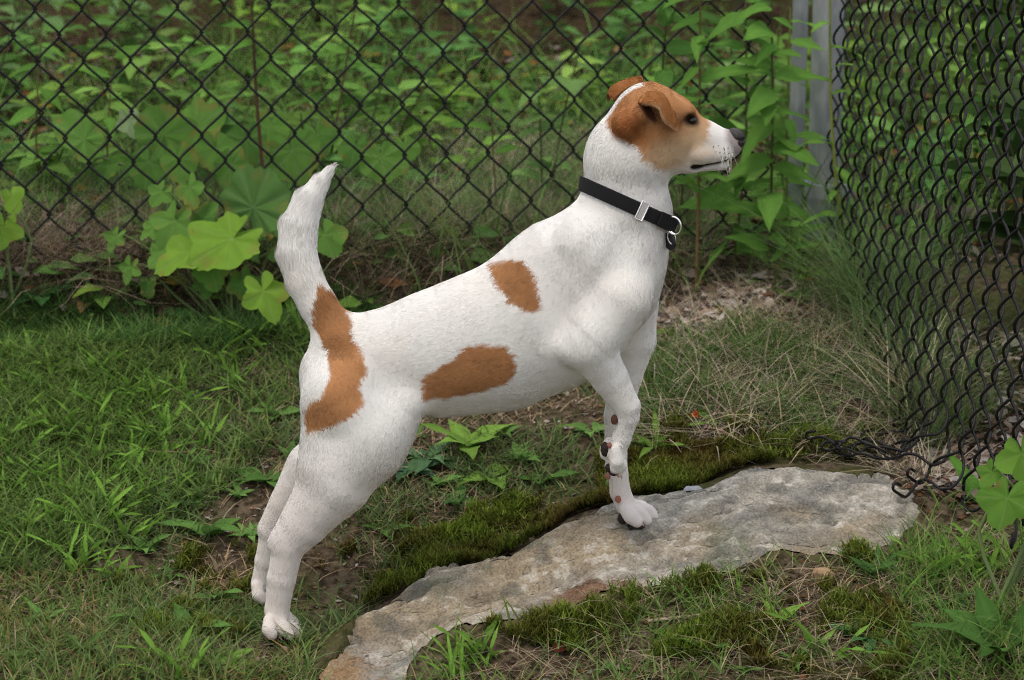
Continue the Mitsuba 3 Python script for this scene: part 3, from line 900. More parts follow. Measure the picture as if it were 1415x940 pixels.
# closed underneath
e = np.vstack([rf[:, [0, 1]], rf[:, [1, 2]], rf[:, [2, 0]]])
es = {tuple(x) for x in e.tolist()}
rim = np.array([x for x in e.tolist() if (x[1], x[0]) not in es])
nv0 = len(rv)
low = rv.copy(); low[:, 2] -= .10
rf = np.vstack([rf, np.c_[rim[:, 1], rim[:, 0], rim[:, 0] + nv0], np.c_[rim[:, 1], rim[:, 0] + nv0, rim[:, 1] + nv0], rf[:, ::-1] + nv0])
rv = np.vstack([rv, low])


def rock_colour(p, n, uv):
    x, y, z = p.x, p.y, p.z
    w = fbm(x * 9, y * 9, z * 9, 3)
    a = fbm(x * 16 + 3 * w, y * 30 + 3 * w, z * 20, 4)
    b = fbm(x * 75, y * 75, z * 75, 3)
    c = fbm(x * 5.5 + 9, y * 7 + 2, z * 6, 3)
    f = noise(x * 520, y * 520, z * 520)
    col = mix((.20, .195, .18), (.36, .335, .29), smoothstep(.32, .64, a))
    col = mix(col, (.33, .24, .13), smoothstep(.48, .64, c) * .55)
    col = mix(col, (.50, .48, .44), smoothstep(.53, .66, b) * smoothstep(.42, .56, a) * .55)
    col = mix(col, (.085, .09, .085), smoothstep(.56, .68, fbm(x * 26 + 5, y * 26, z * 26, 3)) * .5)
    col = mix(col, (.11, .125, .075), smoothstep(.58, .74, fbm(x * 12 + 15, y * 14, z * 12, 3)) * .55)
    # rust where water runs off in front, ochre at the ends
    r = smoothstep(.085, .02, mi.Float(((x - .09) ** 2 + ((y + .115) * 1.3) ** 2) ** .5) + (b - .5) * .06)
    col = mix(col, (.16, .075, .035), r * .85)
    e = smoothstep(.10, .02, mi.Float(((x + .225) ** 2 + (y + .17) ** 2) ** .5) + (b - .5) * .08)
    col = mix(col, (.36, .21, .09), e * .7)
    k, k2, cell = mikit.voronoi(x * 34 + b, y * 34 + b)
    col = mix(col, (.045, .045, .04), smoothstep(.19, .13, k) * smoothstep(.10, .13, k) * (cell > .72) * .55)
    g = .86 + (f - .5) * .7 + (b - .5) * .55
    return col * g


scene['rock_mat'] = {'type': 'bumpmap', 'a': mikit.proc(lambda p, n, uv: fbm(p.x * 140, p.y * 140, p.z * 140, 4) * .0048 + noise(p.x * 700, p.y * 700, p.z * 700) * .0012, eps=5e-4), 'scale': 1.0,
                     'b': {'type': 'principled', 'base_color': mikit.proc(rock_colour), 'roughness': .8, 'specular': .25}}
rock = thing('rock', 'long low grey and ochre rock ledge set in the soil under the dog front paw', 'rock')
put(rock, (rv, rf), 'rock_mat', smooth=50)


def stone(name, label, u, v, size, shape, colour, seed):
    p = ground(u, v)
    m = trimesh.creation.icosphere(3, 1.0)
    w = np.array(m.vertices)
    r_ = np.random.default_rng(seed)
    for _ in range(9):                       # flat facets
        n = r_.normal(size=3); n /= np.linalg.norm(n)
        w -= np.maximum(w @ n - r_.uniform(.55, .85), 0)[:, None] * n
    w = w * (1 + .12 * (meshkit.fbm(w * 3, 3, seed=seed)[:, None] - .5)) * np.array(shape) * size
    k = thing(name, label, 'pebble')
    w[:, 2] -= w[:, 2].min() + .25 * size * shape[2]
    c = np.array(colour) * (.75 + .5 * meshkit.fbm(w * 300, 3, seed=seed))[:, None]
    put(k, (w + p, np.array(m.faces)), 'dry_mat', smooth=True, color=c)


stone('pebble', 'small pale grey pebble on the back edge of the rock', 960, 684, .0145, (1, .7, .62), (.36, .38, .41), 3)
stone('pebble', 'small tan pebble half sunk in the soil in front of the rock', 1136, 806, .0150, (1, .8, .85), (.34, .23, .14), 5)

# ------------------------------------------------------------------ chain link fences
MW, MH = .067, .0772


def mesh_wire(path, n_half, hook=True):
    """One wire of chain link: path(s, side, depth) places a point s half diamonds down, side = -1..1 across, depth = -1..1 through the mesh."""
    k = 9
    s = np.arange(n_half * k + 1) / k
    ph = s % 2
    tri = np.where(ph < 1, ph * 2 - 1, 3 - ph * 2)
    side = np.sign(tri) * (1 - (1 - np.abs(tri)) ** 1.0) * 1.0
    side = np.sin(tri * np.pi / 2) * .28 + tri * .78
    dep = np.cos(ph * np.pi + np.pi / 2)
    return path(s, side, dep)


fence = thing('chain_link_fence', 'black chain link fence running across the picture behind the dog', 'fence', 'black chain link fence')
FA, FB = np.array([-.60, .78]), np.array([.478, .95])
fd = (FB - FA) / np.linalg.norm(FB - FA)
fn = np.array([-fd[1], fd[0]])
knot = at(19, 16, .735)
k0 = (knot[:2] - FA) @ fd
zt = knot[2] + 8 * MH
for i_ in range(-17, 34):
    sx = k0 + (i_ + .5) * MW / 2
    base = FA + fd * sx
    if sx > np.linalg.norm(FB - FA) - .02:
        continue
    bot = base_z(base[0], base[1]) + .02 + .01 * math.sin(i_ * .9)
    n_half = int((zt - bot) / (MH / 2))
    flip = 1 if i_ % 2 else -1

    def path(s, side, dep, base=base, flip=flip, i_=i_):
        x = side * flip * (MW / 4 + .0011)
        z = zt - s * MH / 2
        wx = .004 * np.sin(z * 7 + i_ * .35)
        wy = .006 * np.sin(z * 5 + i_ * .21)
        p2 = base + fd * (x + wx)[:, None] + fn * (dep * flip * .0030 + wy)[:, None]
        return np.c_[p2, z]
    pts = mesh_wire(path, n_half)
    part(fence, 'wire', tube(pts, .0020, 6), 'wire_mat', smooth=True)
# plain bottom tension wire
L = np.linspace(-.75, 1.05, 90)
p2 = FA + fd * L[:, None] - fn * .004
zb = base_z(p2[:, 0], p2[:, 1]) + .045 + .006 * np.sin(L * 9)
part(fence, 'tension_wire', tube(np.c_[p2, zb], .0016, 6), 'wire_mat', smooth=True)

fence2 = thing('chain_link_fence', 'black chain link fence on the right with loose bottom wires curled onto the rock', 'fence', 'black chain link fence')
CA, CB = np.array([.508, .95]), np.array([.572, -.20])
gd = (CB - CA) / np.linalg.norm(CB - CA)
gn = np.array([gd[1], -gd[0]])              # away from the lawn when negative
if gn[0] > 0:
    gn = -gn                                # towards the lawn
ln = np.linalg.norm(CB - CA)
n_w = int((ln + .25) / (MW / 2))
for i_ in range(1, n_w):
    sx = i_ * MW / 2
    base = CA + gd * sx
    gz = float(base_z(base[0], base[1]))
    y_ = base[1]
    loose = math.exp(-((y_ - .17) / .17) ** 2)
    ext = .115 * loose * (.75 + .4 * math.sin(i_ * 2.9))                        # spare length lying on the ground
    bot = gz + .012 + .07 * min(1, max(0, (.10 - y_) / .2))
    n_half = int((zt - bot + ext) / (MH / 2)) + (i_ % 2)
    flip = 1 if i_ % 2 else -1

    def path(s, side, dep, base=base, flip=flip, i_=i_, gz=gz, loose=loose):
        x = side * flip * (MW / 4 + .0012)
        l = s * MH / 2
        hb = .10 * loose + .012              # where the mesh starts to bend over
        down = zt - gz - hb
        over = np.maximum(l - down, 0)
        R = .065
        ang = np.minimum(over / R, 1.38)
        rest = np.maximum(over - 1.38 * R, 0)
        z = np.where(l < down, zt - l, gz + hb - R * np.sin(ang) - rest * .10)
        out = R * (1 - np.cos(ang)) + rest * .98
        low = base + gn * out[:, None]
        z = np.maximum(z, np.maximum(base_z(low[:, 0], low[:, 1]) + .024, gz + .012) + .008 * np.abs(np.sin(s * 2.1 + i_)))
        wx = .003 * np.sin(z * 6 + i_ * .12) + .008 * loose * np.sin(i_ * 2.3) * np.clip(over / .05, 0, 1)
        lean = .014 * np.sin(z * 4.0 + i_ * .08) + .014 * loose * np.sin(i_ * 1.7) * np.clip(over / .05, 0, 1)
        p2 = base + gd * (x + wx)[:, None] + gn * (out + lean)[:, None]
        zz = z + dep * flip * .0070 * np.sin(ang)
        p2 = p2 + gn * (dep * flip * .0070 * np.cos(ang))[:, None]
        return np.c_[p2, zz]
    pts = mesh_wire(path, n_half)
    # a knuckle: the end is bent back on itself
    e = pts[-1]; t = pts[-1] - pts[-5]; t /= np.linalg.norm(t)
    up = np.cross(t, np.cross([0, 0, 1.0], t)); up /= np.linalg.norm(up) + 1e-9
    hk = [e + t * .006 * math.sin(a_) + up * .005 * (1 - math.cos(a_)) for a_ in np.linspace(.5, 3.1, 6)] + [e + up * .010 - t * .010]
    part(fence2, 'wire', tube(np.vstack([pts, hk]), .0019, 6), 'wire_mat', smooth=True)

# ------------------------------------------------------------------ galvanised corner post and its rail pole
def steel(p, n, uv):
    a = fbm(p.x * 60, p.y * 60, p.z * 22, 3)
    return mix((.36, .39, .43), (.52, .55, .59), smoothstep(.3, .7, a))


scene['steel_mat'] = {'type': 'principled', 'base_color': mikit.proc(steel), 'roughness': .36, 'metallic': .65, 'specular': .5}


def cyl(x, y, z0, z1, r, sec=40):
    m = trimesh.creation.cylinder(r, z1 - z0, sections=sec)
    m.apply_translation([x, y, (z0 + z1) / 2])
    return m


pp = at(1141, 150, .975)
post = thing('fence_post', 'thick round galvanised steel corner post where the two fences meet', 'post')
pz = float(base_z(pp[0], pp[1])) - .05
part(post, 'pole', cyl(pp[0], pp[1], pz, 1.42, .0255), 'steel_mat', smooth=40)
zb = at(1136, 266, .95)[2]
band = trimesh.creation.annulus(.0258, .0295, .022, sections=40)
band.apply_translation([pp[0], pp[1], zb])
part(post, 'brace_band', band, 'steel_mat', smooth=40)
bb = trimesh.creation.box([.024, .004, .022]); bb.apply_translation([pp[0] + .037, pp[1] - .014, zb])
part(post, 'band_lug', bb, 'steel_mat')
bolt = trimesh.creation.cylinder(.0045, .016, sections=6); bolt.apply_transform(trimesh.transformations.rotation_matrix(np.pi / 2, [1, 0, 0])); bolt.apply_translation([pp[0] + .04, pp[1] - .018, zb])
part(post, 'bolt', bolt, 'steel_mat')
cap = trimesh.creation.icosphere(3, .028); cap.apply_scale([1, 1, .5]); cap.apply_translation([pp[0], pp[1], 1.42])
part(post, 'cap', cap, 'steel_mat', smooth=True)
p1 = at(1101, 180, 1.03)
pole = thing('fence_pole', 'thin grey steel pole standing just left of the thick corner post', 'pole')
part(pole, 'tube', cyl(p1[0], p1[1], float(base_z(p1[0], p1[1])) - .04, 1.38, .0125, 28), 'steel_mat', smooth=40)
zr = at(1105, 252, 1.0)[2]
rail = trimesh.creation.cylinder(.0095, pp[0] - p1[0] - .026, sections=20)
rail.apply_transform(trimesh.transformations.rotation_matrix(np.pi / 2, [0, 1, 0])); rail.apply_translation([(pp[0] - .0255 + p1[0]) / 2 + .004, p1[1] - .022, zr])
part(pole, 'cross_rail', rail, 'steel_mat', smooth=40)

# ------------------------------------------------------------------ leaves
def frame(axis, normal):
    a = np.asarray(axis, float); a = a / np.linalg.norm(a)
    n = np.asarray(normal, float); n = n - a * (a @ n); n /= np.linalg.norm(n) + 1e-9
    return a, np.cross(n, a), n


def leaf_blade(base, axis, normal, L, W, colour, r, shape='lance', nl=8, nw=2, bend=.25, fold=.25, vein=1.15, wave=.03):
    """A leaf: a grid along its midrib, folded, arched and waved."""
    a, b, n = frame(axis, normal)
    t = np.linspace(0, 1, nl + 1)
    prof = {'lance': np.sin(np.pi * t ** .75) ** 1.1, 'ovate': np.sin(np.pi * t ** .62) ** .85, 'spoon': np.sin(np.pi * t ** 1.35) ** .9, 'grass': (1 - t ** 2.2) * np.minimum(1, .45 + t * 3)}[shape]
    prof = np.maximum(prof, .03)
    s = np.linspace(-1, 1, 2 * nw + 1)
    ph = r.uniform(0, 6)
    w = prof[:, None] * s[None] * W / 2
    w = w * (1 + .06 * r.normal(size=w.shape) * (np.abs(s) == 1))
    arch = -bend * L * t ** 2
    z = arch[:, None] + np.abs(w) * fold + wave * L * np.sin(t * 9 + ph)[:, None] * s[None] ** 2 * np.sign(s)[None]
    x = t[:, None] * L * (1 - .12 * bend) + 0 * w
    sb = r.normal(0, .06) * L * t ** 2
    P = np.asarray(base) + x[..., None] * a + (w + sb[:, None])[..., None] * b + z[..., None] * n
    i, j = np.meshgrid(np.arange(nl), np.arange(2 * nw), indexing='ij')
    k = (i * (2 * nw + 1) + j).ravel(); m = 2 * nw + 1
    f = np.vstack([np.c_[k, k + m, k + m + 1], np.c_[k, k + m + 1, k + 1]])
    c = np.asarray(colour) * (1 + .10 * (r.random(P.shape[:2]) - .5))[..., None]
    c[:, nw] *= vein
    return P.reshape(-1, 3), f, c.reshape(-1, 3)


def leaf_palmate(base, axis, normal, R, colour, r, lobes=7, depth=.22, teeth=.05, notch=.55, cup=.12, nth=72, nr=6):
    """A broad lobed leaf: base = where the stalk meets it."""
    a, b, n = frame(axis, normal)
    th = np.linspace(-np.pi, np.pi, nth + 1)
    lob = np.cos(th * lobes / 2) ** 2 if lobes % 2 == 0 else np.cos(th * lobes / 2 * (2 * np.pi - notch) / (2 * np.pi)) ** 2
    per = (th * lobes / 2 * (2 * np.pi - notch) / (2 * np.pi)) / np.pi
    tipd = np.abs((per + .5) % 1 - .5) * 2                      # 0 on a lobe's rib, 1 between two lobes
    lob = np.clip(1 - tipd, 0, 1) if depth > .12 else lob
    rad = (1 - depth + depth * lob ** (.8 if depth > .12 else .6)) * (1 + teeth * (np.abs(((th * 13 / np.pi + .3 * np.sin(th * 5)) % 1) - .5) * 2 - .5) * (.6 + .6 * np.sin(th * 3.3 + 1))) * (.86 + .18 * np.cos(th))
    rad *= 1 - .78 * np.exp(-((np.abs(th) - np.pi) / (notch * .5)) ** 2)
    rad *= 1 + .07 * np.sin(th * 2 + r.uniform(0, 6)) + .05 * np.sin(th * 5 + r.uniform(0, 6)) + .04 * r.normal()
    q = np.linspace(0, 1, nr + 1)[1:]
    RR = q[:, None] * rad[None] * R
    vein = np.exp(-((1 - lob)[None] / (.05 + .06 * (1 - q))[:, None]) ** 1.0) * (q[:, None] < .93)
    z = cup * R * (q[:, None] ** 2) * (.6 + .4 * np.sin(th * 3 + r.uniform(0, 6)))[None] - .012 * R * vein + .05 * R * q[:, None] * np.sin(th * lobes + r.uniform(0, 6))[None] + .06 * R * q[:, None] ** 2 * np.sin(th * 2 + r.uniform(0, 6))[None]
    droop = -.18 * R * (RR * np.cos(th)[None] / R).clip(0) ** 2
    P = np.asarray(base) + (RR * np.cos(th)[None])[..., None] * a + (RR * np.sin(th)[None])[..., None] * b + (z + droop)[..., None] * n
    P = np.vstack([np.asarray(base)[None], P.reshape(-1, 3)])
    m = nth + 1
    j = np.arange(nth)
    f = [np.c_[np.zeros(nth, int), 1 + j, 2 + j]]
    for i in range(nr - 1):
        k = 1 + i * m + j
        f += [np.c_[k, k + m, k + m + 1], np.c_[k, k + m + 1, k + 1]]
    base_c = np.asarray(colour, float)
    pale = base_c * .6 + np.array([.16, .22, .10]) * .7
    mot = (1 + .28 * (meshkit.fbm(P[1:].reshape(nr, m, 3) * 70, 3) - .5))[..., None]
    side_v = np.clip(np.sin(th[None] * 30 + q[:, None] * 26 * np.sign(np.sin(th * lobes / 2)[None])) - .55, 0, 1)[..., None] * .5
    vv = np.maximum(vein[..., None], side_v * .5)
    C = base_c * mot * (1 - .7 * vv) + pale * .7 * vv
    worn = np.clip((meshkit.fbm(P[1:].reshape(nr, m, 3) * 45 + 9, 3) - .56) / .1, 0, 1) * np.clip((q[:, None] - .55) / .4, 0, 1)      # yellowed and browned margins
    C = C * (1 - .6 * worn[..., None]) + np.array([.30, .22, .07]) * .6 * worn[..., None]
    return P, np.vstack(f), np.vstack([pale[None], C.reshape(-1, 3)])


def stem_mesh(pts, r0, r1, colour, n=10, sides=6):
    p = spline(pts, n)
    v, f = tube(p, np.linspace(r0, r1, n), sides)
    return v, f, np.tile(np.asarray(colour, float), (len(v), 1))


def add(parent, name, m, mat='leaf_mat', smooth=True, label=None, kind=None):
    return part(parent, name, m[:2], mat, smooth=smooth, color=np.clip(m[2], 0, .95), label=label, kind=kind)


GREENS = np.array([[.13, .26, .055], [.10, .215, .055], [.17, .30, .06], [.085, .18, .05], [.14, .235, .08]])


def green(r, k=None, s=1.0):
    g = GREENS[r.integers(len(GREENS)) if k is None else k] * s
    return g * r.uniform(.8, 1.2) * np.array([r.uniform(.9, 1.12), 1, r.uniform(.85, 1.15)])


# ------------------------------------------------------------------ the broad leaved plants at the fence
rp = np.random.default_rng(101)


def broadleaf(label, root, leaves, group=None):
    k = thing('broadleaf_plant', label, 'plant', group)
    root = np.asarray(root)
    for (u, v, Y, rpx, lob, dep, col, tilt, spin) in leaves:
        c = at(u, v, Y)
        R = rpx * PX(c)
        axis = np.array([math.sin(spin), -.35, -math.cos(spin)])
        nrm = np.array([rp.normal(0, .18) + .15 * math.sin(spin), -tilt, 1 - .45 * tilt])
        a, b, n = frame(axis, nrm)
        p0 = c - a * R * .12
        lf = leaf_palmate(p0, axis, nrm, R, col, rp, lob, dep, teeth=.07 if dep < .3 else .05, notch=.42, nth=120, nr=9)
        add(k, 'leaf', lf)
        add(k, 'leaf_stalk', stem_mesh([root + rp.normal(0, .012, 3) * [1, 1, 0], (root + p0) / 2 + [rp.normal(0, .02), .02, .02], p0 - n * .03 - a * .01, p0 - n * .001], .0026, .0016, (.12, .17, .06)), 'stem_mat')
    return k


lime, fresh, mid, pale_g = (.20, .36, .050), (.14, .29, .060), (.105, .23, .050), (.27, .37, .19)
r0 = ground(330, 425); r0[1] = .73; r0[2] = ground_z(r0[0], r0[1])
broadleaf('large lobed leaf plant growing in front of the fence beside the dog tail', r0, [
    (352, 282, .70, 58, 9, .07, (.11, .23, .065), .9, 2.8), (314, 334, .66, 64, 7, .20, lime, .55, -1.1), (256, 352, .67, 50, 5, .42, lime, .5, -1.2),
    (240, 310, .71, 42, 5, .40, fresh, .6, -.4), (366, 408, .60, 44, 5, .34, lime, .40, .4), (450, 328, .74, 34, 5, .2, fresh, .7, .4), (400, 345, .73, 34, 5, .3, mid, .6, .3), (262, 262, .72, 30, 5, .42, fresh, .6, .2), (222, 268, .74, 26, 5, .45, fresh, .6, -.6), (285, 300, .72, 34, 5, .3, mid, .6, 2.4), (228, 348, .70, 32, 5, .36, fresh, .6, -.8), (292, 372, .68, 36, 5, .34, fresh, .5, .3), (336, 392, .69, 30, 5, .36, mid, .5, .2), (396, 305, .74, 34, 7, .2, fresh, .7, .8), (210, 318, .73, 26, 5, .4, fresh, .6, -1.0), (335, 262, .75, 30, 5, .3, fresh, .7, 2.0), (180, 372, .71, 24, 5, .4, fresh, .6, -.3), (420, 372, .73, 26, 5, .36, fresh, .6, .4), (160, 330, .74, 22, 5, .42, fresh, .6, -.5), (285, 395, .70, 22, 5, .35, mid, .5, .0), (205, 395, .72, 20, 3, .4, mid, .5, .0)])
r1 = np.array([-.47, .95, 0]); r1[2] = ground_z(r1[0], r1[1])
broadleaf('large round leaf plant just behind the fence at left', r1, [
    (112, 190, .93, 46, 7, .10, fresh, .6, -2.2), (228, 182, .95, 52, 7, .10, fresh, .75, 2.9), (180, 168, 1.0, 26, 5, .2, pale_g, .5, .5), (272, 176, .98, 50, 7, .10, fresh, .7, 2.3), (300, 210, .92, 40, 5, .25, fresh, .6, .3),
    (205, 228, .90, 36, 5, .15, mid, .6, -.2), (248, 222, .88, 34, 5, .22, fresh, .6, .2), (150, 232, .95, 24, 5, .25, mid, .5, -.3)])
r2 = np.array([-.30, .98, 0]); r2[2] = ground_z(r2[0], r2[1])
broadleaf('round leaf plant behind the fence beneath the tall brown stem', r2, [
    (340, 198, .97, 40, 7, .10, mid, .7, .1), (405, 214, .98, 46, 7, .12, fresh, .7, .3), (372, 180, 1.05, 36, 5, .15, fresh, .6, -.2), (320, 232, .90, 34, 5, .22, mid, .6, -.2), (440, 190, 1.05, 30, 5, .2, mid, .6, .4)])
r3 = np.array([-.19, 1.0, 0]); r3[2] = ground_z(r3[0], r3[1])
broadleaf('round leaf plant behind the fence right of the tail tip', r3, [(528, 222, .98, 38, 7, .12, fresh, .7, .2), (490, 205, 1.0, 30, 5, .15, mid, .6, -.3), (560, 205, 1.05, 24, 5, .2, fresh, .6, .3)])
r4 = np.array([-.745, .72, 0]); r4[2] = ground_z(r4[0], r4[1])
broadleaf('lobed bright leaf plant at the left edge by the fence', r4, [(4, 318, .70, 34, 5, .35, lime, .6, -.2), (18, 275, .72, 24, 3, .4, lime, .5, .3), (-18, 290, .68, 30, 5, .3, lime, .6, -.4)])

# maple seedling at the right edge, with the long leaf beside it
r5 = at(1388, 790, -.21); r5[2] = ground_z(r5[0], r5[1])
broadleaf('maple seedling with big bright lobed leaves at the right edge', r5, [
    (1390, 694, -.22, 50, 5, .36, (.13, .28, .045), .75, -.3), (1412, 632, -.20, 44, 5, .36, (.16, .32, .05), .75, .2), (1446, 690, -.21, 44, 5, .36, (.13, .27, .045), .7, .5), (1368, 655, -.19, 26, 5, .4, (.14, .29, .05), .7, -.5)])


# ------------------------------------------------------------------ tall stems with alternate leaves
def tall_weed(label, name, u0, v0, Y0, u1, v1, Y1, n, Lpx, wr, col, stemcol, seed, group=None, t0=.25, leafshape='lance', rad=.0028, face=1):
    r = np.random.default_rng(seed)
    k = thing(name, label, 'plant', group)
    p0 = at(u0, v0, Y0); p1 = at(u1, v1, Y1)
    p0[2] = ground_z(p0[0], p0[1]) - .01
    mid_ = (p0 + p1) / 2 + [r.normal(0, .008), r.normal(0, .01), 0]
    add(k, 'stem', stem_mesh([p0, mid_, p1], rad, rad * .5, stemcol, 18), 'stem_mat')
    c = spline([p0, mid_, p1], 100)
    for i in range(n):
        t = t0 + (1 - t0) * (i + .3) / n
        b = c[int(t * 99)]
        an = i * 2.4 + r.uniform(-.3, .3)
        L = Lpx * PX(b) * r.uniform(.55, 1.2) * (1 - .45 * max(t - .6, 0))
        ax = np.array([math.cos(an) + r.normal(0, .3), -.7 * face * abs(math.sin(an)) + r.normal(0, .25), r.uniform(-.35, .65)])
        lf = leaf_blade(b, ax, [r.normal(0, .3), -.5 + r.normal(0, .3), 1], L, L * wr, np.array(col) * r.uniform(.8, 1.2), r, leafshape, 8, 2, r.uniform(.15, .45), .18)
        add(k, 'leaf', lf)
    return k


GR = 'tall leafy weeds along the fence by the corner post'
weed, yst = (.12, .26, .05), (.15, .18, .05)
tall_weed('tall pale stemmed leafy weed rising in front of the thick corner post', 'tall_weed', 1172, 410, .86, 1146, -30, .80, 11, 64, .24, (.15, .30, .06), (.24, .29, .06), 41, GR, .15, rad=.0034)
tall_weed('leafy weed behind the dog nose with broad pointed leaves', 'tall_weed', 1062, 385, .86, 1066, -20, .84, 24, 84, .36, weed, (.06, .07, .02), 42, GR, .12, 'ovate')
tall_weed('leafy weed with a straight brown stem above the dog muzzle', 'tall_weed', 962, 400, .86, 968, -40, .84, 15, 74, .34, weed, (.16, .10, .04), 43, GR, .30, 'ovate', rad=.0030)
tall_weed('leafy weed between the dog throat and the thin pole', 'tall_weed', 1010, 395, .90, 1030, -10, .92, 22, 78, .36, (.11, .24, .05), (.08, .09, .03), 44, GR, .15, 'ovate')
tall_weed('leafy weed with small leaves crowding the thin steel pole', 'tall_weed', 1088, 380, .92, 1092, 10, .90, 12, 56, .32, (.13, .27, .055), yst, 45, GR, .15, 'ovate')
tall_weed('leafy weed behind the fence above the dog forehead', 'tall_weed', 905, 390, 1.0, 925, -30, 1.0, 20, 80, .34, (.10, .22, .05), (.07, .08, .03), 46, GR, .3, 'ovate')
tall_weed('tall bare brown stem with few leaves behind the fence above the large leaves', 'tall_weed', 376, 330, .92, 346, -30, .92, 5, 90, .28, weed, (.085, .045, .025), 47, 'brown stems behind the fence', .70, rad=.0038)
tall_weed('thin dark brown stem leaning behind the fence above the tail tip', 'tall_weed', 440, 330, 1.05, 490, 20, 1.1, 4, 60, .25, weed, (.085, .045, .025), 48, 'brown stems behind the fence', .75, rad=.0026)
for q, (u, w, s) in enumerate([(150, 300, 61), (60, 280, 62), (690, 300, 64)]):
    tall_weed(['short brown stalk behind the fence left of the large leaves', 'brown stalk behind the fence near the left edge', 'thin stalk with narrow leaves behind the fence above the dog back'][q], 'tall_weed', u, w + 20, 1.0, u + 8 - 10 * q, 60 - 20 * q, 1.05, 6, 60, .3, weed, (.10, .07, .03), s, 'thin stalks behind the fence', .4, rad=.002)


# ------------------------------------------------------------------ low weeds in the grass
def rosette(label, u, v, n, Lpx, wr, col, seed, shape='ovate', up=.45, name='leafy_weed', group=None, vary=.25):
    r = np.random.default_rng(seed)
    k = thing(name, label, 'plant', group)
    p = ground(u, v)
    for i in range(n):
        an = i * 2.4 + r.uniform(-.4, .4)
        L = Lpx * PX(p) * r.uniform(1 - vary, 1 + vary)
        el = up * r.uniform(.5, 1.6)
        ax = np.array([math.cos(an), math.sin(an), el])
        lf = leaf_blade(p + [r.normal(0, .003), r.normal(0, .003), .003 + .002 * i / n], ax, [-.3 * math.cos(an), -.3 * math.sin(an) - .2, 1], L, L * wr, np.array(col) * r.uniform(.75, 1.2), r, shape, 8, 2, r.uniform(.15, .55), .22)
        add(k, 'leaf', lf)
    return k


LW = 'low broad leaved weeds in the grass'
bl, yl, dk = (.115, .22, .105), (.18, .32, .06), (.11, .225, .055)
for a_ in [
    ('low broadleaf weed with one upright leaf left of the dog hind legs', 288, 745, 6, 58, .42, dk, 201, 'ovate', .6),
    ('low dark weed in the grass just behind the dog hind legs', 372, 668, 8, 52, .40, dk, 202, 'ovate', .4),
    ('blue green weed clump under the dog belly', 592, 640, 15, 60, .34, bl, 203, 'lance', .45),
    ('pale bluish weed clump near the dog knee', 560, 655, 12, 44, .40, (.075, .155, .085), 204, 'ovate', .35),
    ('bright weed with pointed leaves under the dog belly', 648, 622, 9, 66, .36, yl, 205, 'ovate', .6),
    ('broad flat weed leaf between belly and raised paw', 676, 664, 5, 58, .50, yl, 206, 'ovate', .3),
    ('thin leaved weed near the raised front paw', 748, 672, 7, 52, .30, dk, 207, 'lance', .7),
    ('small two leaved weed in the bare soil below the belly', 636, 702, 4, 52, .44, (.075, .18, .05), 208, 'ovate', .5),
    ('narrow upright weed beside the mossy strip', 515, 668, 6, 60, .16, dk, 209, 'grass', 1.2),
    ('grassy rosette with wide blades right of the front paw', 905, 622, 11, 62, .15, yl, 210, 'grass', .7),
    ('small weed beside the red leaf behind the rock', 985, 590, 6, 40, .30, yl, 211, 'lance', .5),
    ('bright seedling with wide blades at the bottom left', 312, 926, 8, 56, .30, yl, 212, 'lance', .5),
    ('wide bladed weed in the lower left grass', 262, 880, 7, 54, .36, dk, 213, 'ovate', .7),
    ('low weed with broad leaves in the lower left grass', 196, 862, 8, 50, .34, dk, 214, 'lance', .6),
    ('star shaped weed rosette at the bottom right', 1196, 884, 12, 50, .36, (.065, .16, .055), 215, 'ovate', .5),
    ('small oval leaf seedling in the moss in front of the rock', 930, 888, 3, 36, .62, yl, 216, 'ovate', .4),
    ('bright seedling with two upright leaves in front of the rock', 1075, 866, 4, 46, .36, yl, 217, 'ovate', .9),
    ('weed with pointed leaves among grass right of the tan pebble', 1208, 800, 12, 54, .18, (.085, .18, .05), 218, 'grass', .9),
    ('leafy weed with upright dock leaves in the bottom right corner', 1385, 905, 9, 110, .34, (.075, .165, .04), 219, 'ovate', 1.0),
    ('single tall pointed leaf standing right of the rock', 1356, 700, 2, 84, .30, (.085, .2, .035), 220, 'lance', 2.5),
    ('weed with rounded leaves right of the rock end', 1310, 838, 7, 46, .5, (.06, .14, .045), 221, 'ovate', .5),
    ('green weed leaves behind the dog chest near the litter', 935, 470, 8, 40, .35, yl, 222, 'ovate', .6),
    ('bright green weed at the foot of the fence left of the corner post', 1100, 395, 12, 54, .30, (.10, .21, .04), 223, 'lance', .5),
    ('second bright weed at the foot of the fence under the thin pole', 1060, 398, 9, 44, .34, (.11, .22, .04), 224, 'ovate', .6),
    ('dark ivy like weed under the left fence', 60, 418, 12, 48, .5, (.05, .13, .04), 225, 'ovate', .6),
    ('small leafy weed under the fence left of the large leaves', 195, 410, 9, 42, .5, (.06, .15, .035), 226, 'ovate', .9),
    ('small weed clump below the lobed leaves at the fence foot', 300, 440, 9, 40, .4, dk, 227, 'ovate', .6),
    ('small yellow green weed at the fence left of the large leaves', 165, 352, 6, 40, .55, (.11, .22, .035), 228, 'ovate', .9),
]:
    rosette(*a_[:7], a_[7], a_[8], a_[9], group=LW)

